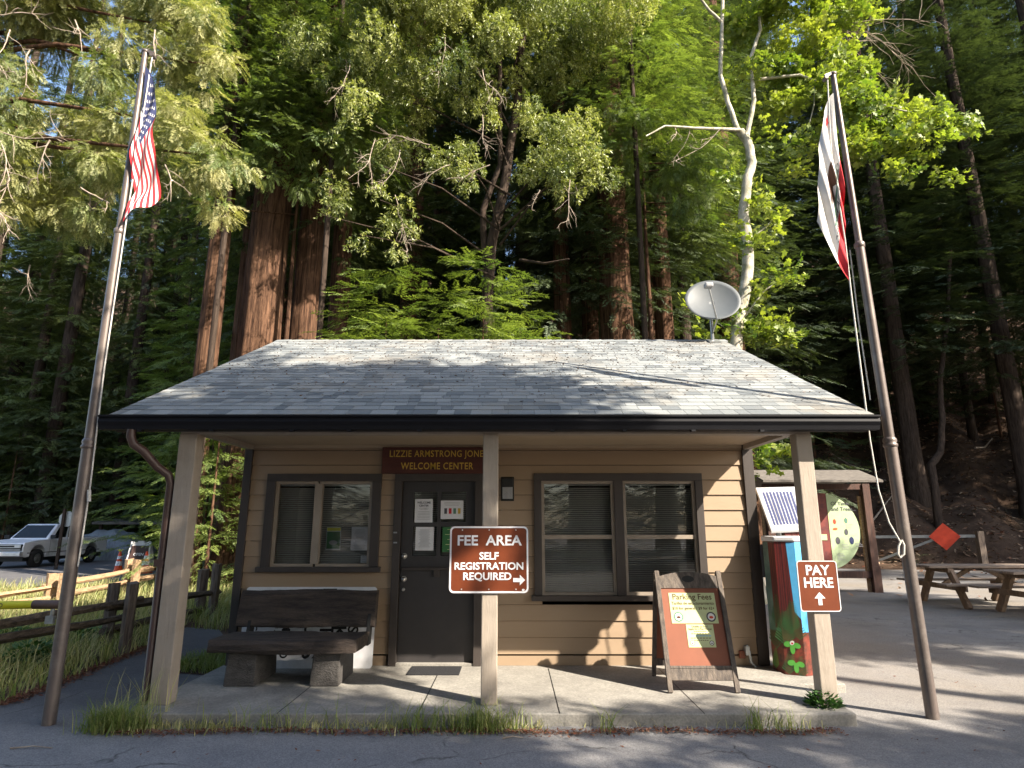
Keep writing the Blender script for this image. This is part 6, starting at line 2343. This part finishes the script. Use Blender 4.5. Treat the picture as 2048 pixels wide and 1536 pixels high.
for kidx, pts in crowns.items():
    pts = np.array(pts)
    n = len(pts)
    dirs = rs_.normal(0, 1, (n, 3)) * (1, 1, .5)
    tp = [tpl_conifer(60 + j, 9, 0.06) for j in range(2)]
    w = rs_.integers(0, 2, n)
    ups = np.tile(Ls, (n, 1)) + rs_.normal(0, .35, (n, 3))
    V, F, T = joinr([inst(*tp[j], pts[w == j] - 0.0, dirs[w == j], ups[w == j], rs_.uniform(.6, 1.0, int((w == j).sum())), rs_.normal(.5, .15, int((w == j).sum()))) for j in range(2)])
    sx, sy = stems[kidx]
    top = float(pts[:, 2].max())
    paths = [([(sx, sy, 0), (sx + .1, sy, top * .5), (sx, sy + .1, top * 0.95)], 0.28, 0.08, 10)]
    limb_tree("shade_tree", paths, M['darkbark'], (V, F, T, M['lf_con']), "tall tree behind the viewer whose crown shades the forecourt", group="trees behind the viewer")
for (x, y, c) in ((-8, -9, 2), (-3, -13, 3), (3, -12, 4), (9, -16, 3), (-15, -5, 2), (-18, -14, 3), (0, -20, 4), (-10, -18, 4), (14, -20, 0), (-5, -24, 3), (5, -22, 2), (-14, -24, 2), (10, -26, 3), (-22, -8, 3), (-1, -9.5, 2), (6, -28, 3), (-20, -22, 3), (0, -30, 2), (-28, -14, 2), (18, -28, 3)):
    tree("shade_tree", x, y, TRK[0], CR[c], "tall tree behind the viewer whose crown shades the forecourt", group="trees behind the viewer", cz=0.9)
for (x, y, c) in ((38, 12, 4), (32, 15.5, 4), (44, 20, 3), (27, 19.5, 3), (40, 2, 4)):
    tree("hillside_conifer", x, y, TRK[2], CR[c], "dark conifer standing on the leaf strewn hillside", group="conifers on the hillside", cz=1.0)


# ================================================================== GRASS, LITTER, SMALL PLANTS
def blades(xy, hmin, hmax, r, w=0.006, lean=0.5, z0=None, tint=(0.3, 0.25)):
    n = len(xy)
    h = r.uniform(hmin, hmax, n)
    a = r.uniform(0, 2 * np.pi, n)
    ln = r.uniform(0.05, lean, n) * h
    base = np.stack([xy[:, 0], xy[:, 1], np.zeros(n) if z0 is None else z0], 1)
    d = np.stack([np.cos(a), np.sin(a), np.zeros(n)], 1)
    s = np.stack([-np.sin(a + .6), np.cos(a + .6), np.zeros(n)], 1) * (w / 2) * r.uniform(.7, 1.5, n)[:, None]
    m_ = base + d * ln[:, None] * 0.35 + np.array((0, 0, 1)) * (h * 0.6)[:, None]
    t_ = base + d * ln[:, None] + np.array((0, 0, 1)) * (h * r.uniform(.8, 1, n))[:, None]
    V = np.stack([base - s, base + s, m_ + s * .8, m_ - s * .8, t_ + s * .15, t_ - s * .15], 1).reshape(-1, 3)
    k = np.arange(n)[:, None] * 6
    F = np.concatenate([k + np.array([[0, 1, 2, 3]]), k + np.array([[3, 2, 4, 5]])], 1).reshape(-1, 4)
    tn = np.repeat(r.normal(tint[0], tint[1], n), 2)
    return V, F, tn


def in_poly(pts, xy):
    pts = np.array(pts)
    x, y = xy[:, 0], xy[:, 1]
    ins = np.zeros(len(xy), bool)
    j = len(pts) - 1
    for i in range(len(pts)):
        xi, yi, xj, yj = *pts[i], *pts[j]
        c = ((yi > y) != (yj > y)) & (x < (xj - xi) * (y - yi) / (yj - yi + 1e-12) + xi)
        ins ^= c
        j = i
    return ins


rg = np.random.default_rng(31)
edge = [(p.x, p.y) for p in pe[:6]]
verge = [(-3.0, 11.6), (-3.2, 19), (-9.8, 22), (-11.3, 18.3), (-14, 16.3), (-24, 15.6), (-24, 4.6), (-9, 5.65)] + edge + [(-5.1, 10.5), (-4.4, 10.2)]
xy = np.stack([rg.uniform(-22, -3, 150000), rg.uniform(4.5, 22, 150000)], 1)
keep = in_poly(verge, xy)
dist = np.hypot(xy[:, 0], xy[:, 1])
keep &= rg.uniform(0, 1, len(xy)) < np.clip(1.2 - (dist - 7) / 14, .35, 1)
xy = xy[keep]
nz_ = 0.5 + 0.5 * np.sin(xy[:, 0] * 1.7 + 1.3 * np.sin(xy[:, 1])) * np.sin(xy[:, 1] * 1.3 + np.sin(xy[:, 0] * 2))
V, F, T = blades(xy, 0.06, 0.34, rg, 0.010, 0.9, tint=(0.42, 0.28))
T = T + np.repeat(nz_ - 0.5, 2) * 0.3
mesh_obj("grass", np_mesh("grass", V, F, T, M['grassmat']), label="long green and straw coloured grass around the rail fences", kind="stuff")
# taller dry weeds by the back fence
# grass strip along the slab
n = 3600
x = rg.uniform(-3.45, 2.55, n)
dens = np.where(x < 0.25, np.where(x < -2.2, 1.0, 0.6), 0.07) * (0.55 + 0.45 * np.sin(x * 7) * np.sin(x * 2.3))
keep = rg.uniform(0, 1, n) < np.clip(dens, 0.05, 1)
x = x[keep]
y = 5.54 - np.abs(rg.normal(0, 0.07, len(x)))
V1, F1_, T1 = blades(np.stack([x, y], 1), 0.02, 0.09, rg, 0.007, 1.3, tint=(0.72, 0.25))
cx = np.concatenate([rg.normal(-3.15, 0.13, 800), rg.normal(-0.25, 0.16, 420), rg.normal(-0.75, 0.12, 120), rg.normal(1.95, 0.05, 60), rg.normal(2.2, 0.06, 45), rg.normal(0.75, .04, 30), rg.normal(-1.9, .4, 90)])
cy = 5.50 - np.abs(rg.normal(0, 0.07, len(cx)))
V2, F2_, T2 = blades(np.stack([cx, cy], 1), 0.05, 0.26, rg, 0.006, 1.3, tint=(0.15, 0.2))
V3, F3_, T3 = blades(np.stack([rg.normal(-3.02, 0.12, 40), rg.normal(5.6, .05, 40)], 1), 0.3, 0.52, rg, 0.006, 0.5, tint=(0.5, 0.2))
V, F, T = joinr([(V1, F1_, T1), (V2, F2_, T2), (V3, F3_, T3)])
mesh_obj("grass_strip", np_mesh("grass_strip", V, F, T, M['grassmat']), label="dry and green grass growing along the porch slab edge", kind="stuff")
gp = [G(352, 1335), G(400, 1305), G(458, 1290), G(462, 1335), G(440, 1345)]
xy = np.stack([rg.uniform(-5, -2.9, 9000), rg.uniform(6.9, 9.6, 9000)], 1)
xy = xy[in_poly([(-3.15, 7.3), (-3.9, 7.5), (-3.95, 8.1), (-3.6, 8.8), (-3.15, 9.3)], xy)]
V, F, T = blades(xy, 0.04, 0.16, rg, 0.007, 1.0, tint=(0.1, 0.2))
mesh_obj("grass_patch", np_mesh("grass_patch", V, F, T, M['grassmat']), label="small green grass patch beside the building corner", kind="stuff")
flat("soil_patch", [(-3.15, 7.28), (-3.9, 7.45), (-4.0, 8.1), (-3.65, 8.85), (-3.15, 9.4)], 0.009, M['earth'], label="soil under the grass patch", kind="structure")


def scatter(name, xy, z, size, mat, r, label, tint=(.4, .3), flatz=0.25):
    n = len(xy)
    a = r.uniform(0, 2 * np.pi, n)
    d = np.stack([np.cos(a), np.sin(a), r.normal(0, flatz, n)], 1)
    up = np.stack([r.normal(0, flatz, n), r.normal(0, flatz, n), np.ones(n)], 1)
    TV, TF = leaf_quads([((-0.5, 0, 0), (1, 0, 0), (0, 0, 1), 1.0, 0.38)])
    V, F, T = inst(TV, TF, np.stack([xy[:, 0], xy[:, 1], z], 1), d, up, size, r.normal(*tint, n), r)
    mesh_obj(name, np_mesh(name, V, F, T, mat), label=label, kind="stuff")


n = 3200
x = rg.uniform(-3.3, 2.6, n); y = 5.44 - np.abs(rg.normal(0, 0.06, n)) - 0.03 * np.sin(x * 4)
z_ = 0.012 + rg.uniform(0, 0.02, n)
ex_ = np.array([(a.x, a.y) for a in pe[:4]])
t = rg.uniform(0, 1, 3500)
ed = np.stack([np.interp(t, np.linspace(0, 1, 4), ex_[:, 0]), np.interp(t, np.linspace(0, 1, 4), ex_[:, 1])], 1) + rg.normal(0, 0.06, (3500, 2))
sc_ = np.stack([rg.uniform(-7, 7, 500), rg.uniform(3.2, 8, 500)], 1)
sc_ = sc_[(sc_[:, 1] < 5.3) | (sc_[:, 0] > 3.5)]
allxy = np.concatenate([np.stack([x, y], 1), ed, sc_])
scatter("needle_litter", allxy, np.concatenate([z_, rg.uniform(.01, .03, 3500), np.full(len(sc_), .008)]), rg.uniform(.018, .045, len(allxy)), M['litter'], rg, "reddish fallen redwood needles along the slab and path edge", (.12, .16))
n = 2600
rx, rt_ = rg.uniform(-3.6, 3.2, n), LR * rg.uniform(0.02, 1, n) ** 0.6
scatter("roof_litter", np.stack([rx, YE + rt_ * math.cos(slope)], 1), ZE + rt_ * math.sin(slope) + 0.014, rg.uniform(.02, .05, n), M['litter'], rg, "brown needles and leaf bits fallen on the shingles", (.35, .2), 0.2)
hx = np.stack([rg.uniform(6, 45, 42000), rg.uniform(14, 55, 42000)], 1)
hz = H(hx[:, 0], hx[:, 1])
kp = (hz > 0.03) | (rg.uniform(0, 1, len(hx)) < 0.03)
hx, hz = hx[kp], hz[kp]
scatter("hill_litter", hx, hz + 0.03, rg.uniform(.12, .28, len(hx)), M['litter'], rg, "fallen dry leaves scattered over the hillside soil", (.6, .3), 0.35)
# fallen branches on the hill: thin logs
for i in range(9):
    x, y = fr.uniform(14, 28), fr.uniform(25, 34)
    a = fr.uniform(0, 3.14)
    L = fr.uniform(1.5, 3.5)
    dx, dy = math.cos(a) * L, math.sin(a) * L
    e = empty("fallen_branch", (x, y, Hf(x, y)), label="dry fallen branch lying on the hillside", cat="fallen branch", group="fallen branches on the hillside")
    k = MB(); k.tube([(0, 0, .08), (dx * .5, dy * .5, Hf(x + dx * .5, y + dy * .5) - Hf(x, y) + .12), (dx, dy, Hf(x + dx, y + dy) - Hf(x, y) + .10)], [0.06, .045, .02], 7)
    k.build("branch", M['deadwood'], e)
# pebble or fallen twigs in the forecourt
for (px, py, L, lab) in ((1005, 1480, 0.16, "short dry twig lying on the asphalt before the porch"), (20, 1500, .3, "long pale twig on the asphalt by the flagpole foot")):
    g = G(px, py)
    k = MB(); k.tube([(0, 0, .012), (L * .5, .02, .02), (L, .01, .012)], [.006, .005, .003], 6)
    o = k.build("twig", M['deadwood'], label=lab, cat="twig"); o.location = g


def leafy(name, loc, r, hgt, n, mat, label, cat="plant", leaf=0.07):
    e = empty(name, loc, label=label, cat=cat)
    rr = np.random.default_rng(int(abs(loc[0]) * 100))
    it = []
    for i in range(n):
        a = rr.uniform(0, 6.28); q = rr.uniform(0, 1) ** .5
        o = (r * q * math.cos(a) * .7, r * q * math.sin(a) * .7, hgt * rr.uniform(.15, .95) * (1 - .4 * q))
        it.append((o, (math.cos(a), math.sin(a), rr.uniform(-.1, .9)), (rr.normal(0, .4), rr.normal(0, .4), 1), leaf * rr.uniform(.7, 1.3), leaf * .45))
    V, F = leaf_quads(it)
    mesh_obj("foliage", np_mesh("foliage", V, F, rr.uniform(0, 1, len(F)), mat), e)
    k = MB()
    for i in range(6):
        a = i * 1.05
        k.tube([(0, 0, 0), (r * .4 * math.cos(a), r * .4 * math.sin(a), hgt * .6)], [.004, .002], 5)
    k.build("stem", mat, e)
    return e


g = G(1640, 1432)
leafy("weed", (g.x + .01, g.y - 0.06, 0), 0.17, 0.24, 620, M['weed'], "dark green leafy weed at the porch slab corner", leaf=0.06)
for (px, py, lab) in ((60, 1330, "broad leafy weeds in the grass near the path edge"), (150, 1290, "low leafy weed below the lower fence rail"), (15, 1290, "leafy weed beneath the gate arm")):
    g = G(px, py)
    leafy("verge_weed", (g.x, g.y, 0), 0.35, 0.30, 260, M['weed'], lab, leaf=0.10)
for i in range(16):
    x, y = fr.uniform(13, 26), fr.uniform(23.5, 29)
    e = empty("sword_fern", (x, y, Hf(x, y)), label="dark sword fern on the shaded hillside", cat="fern", group="ferns on the hillside")
    it = []
    for j in range(14):
        a = j * 0.449 + fr.uniform(0, .2)
        for t in np.linspace(0.12, 1, 12):
            R_ = 0.75 * t
            o = (R_ * math.cos(a), R_ * math.sin(a), 0.55 * math.sin(t * 2.4))
            for s in (-1, 1):
                it.append((o, (-s * math.sin(a) + .3 * math.cos(a), s * math.cos(a) + .3 * math.sin(a), -.1), (0, 0, 1), 0.14 * (1.1 - t), .035))
    V, F = leaf_quads(it)
    mesh_obj("frond", np_mesh("frond", V, F, np.full(len(F), .4), M['lf_dark']), e)
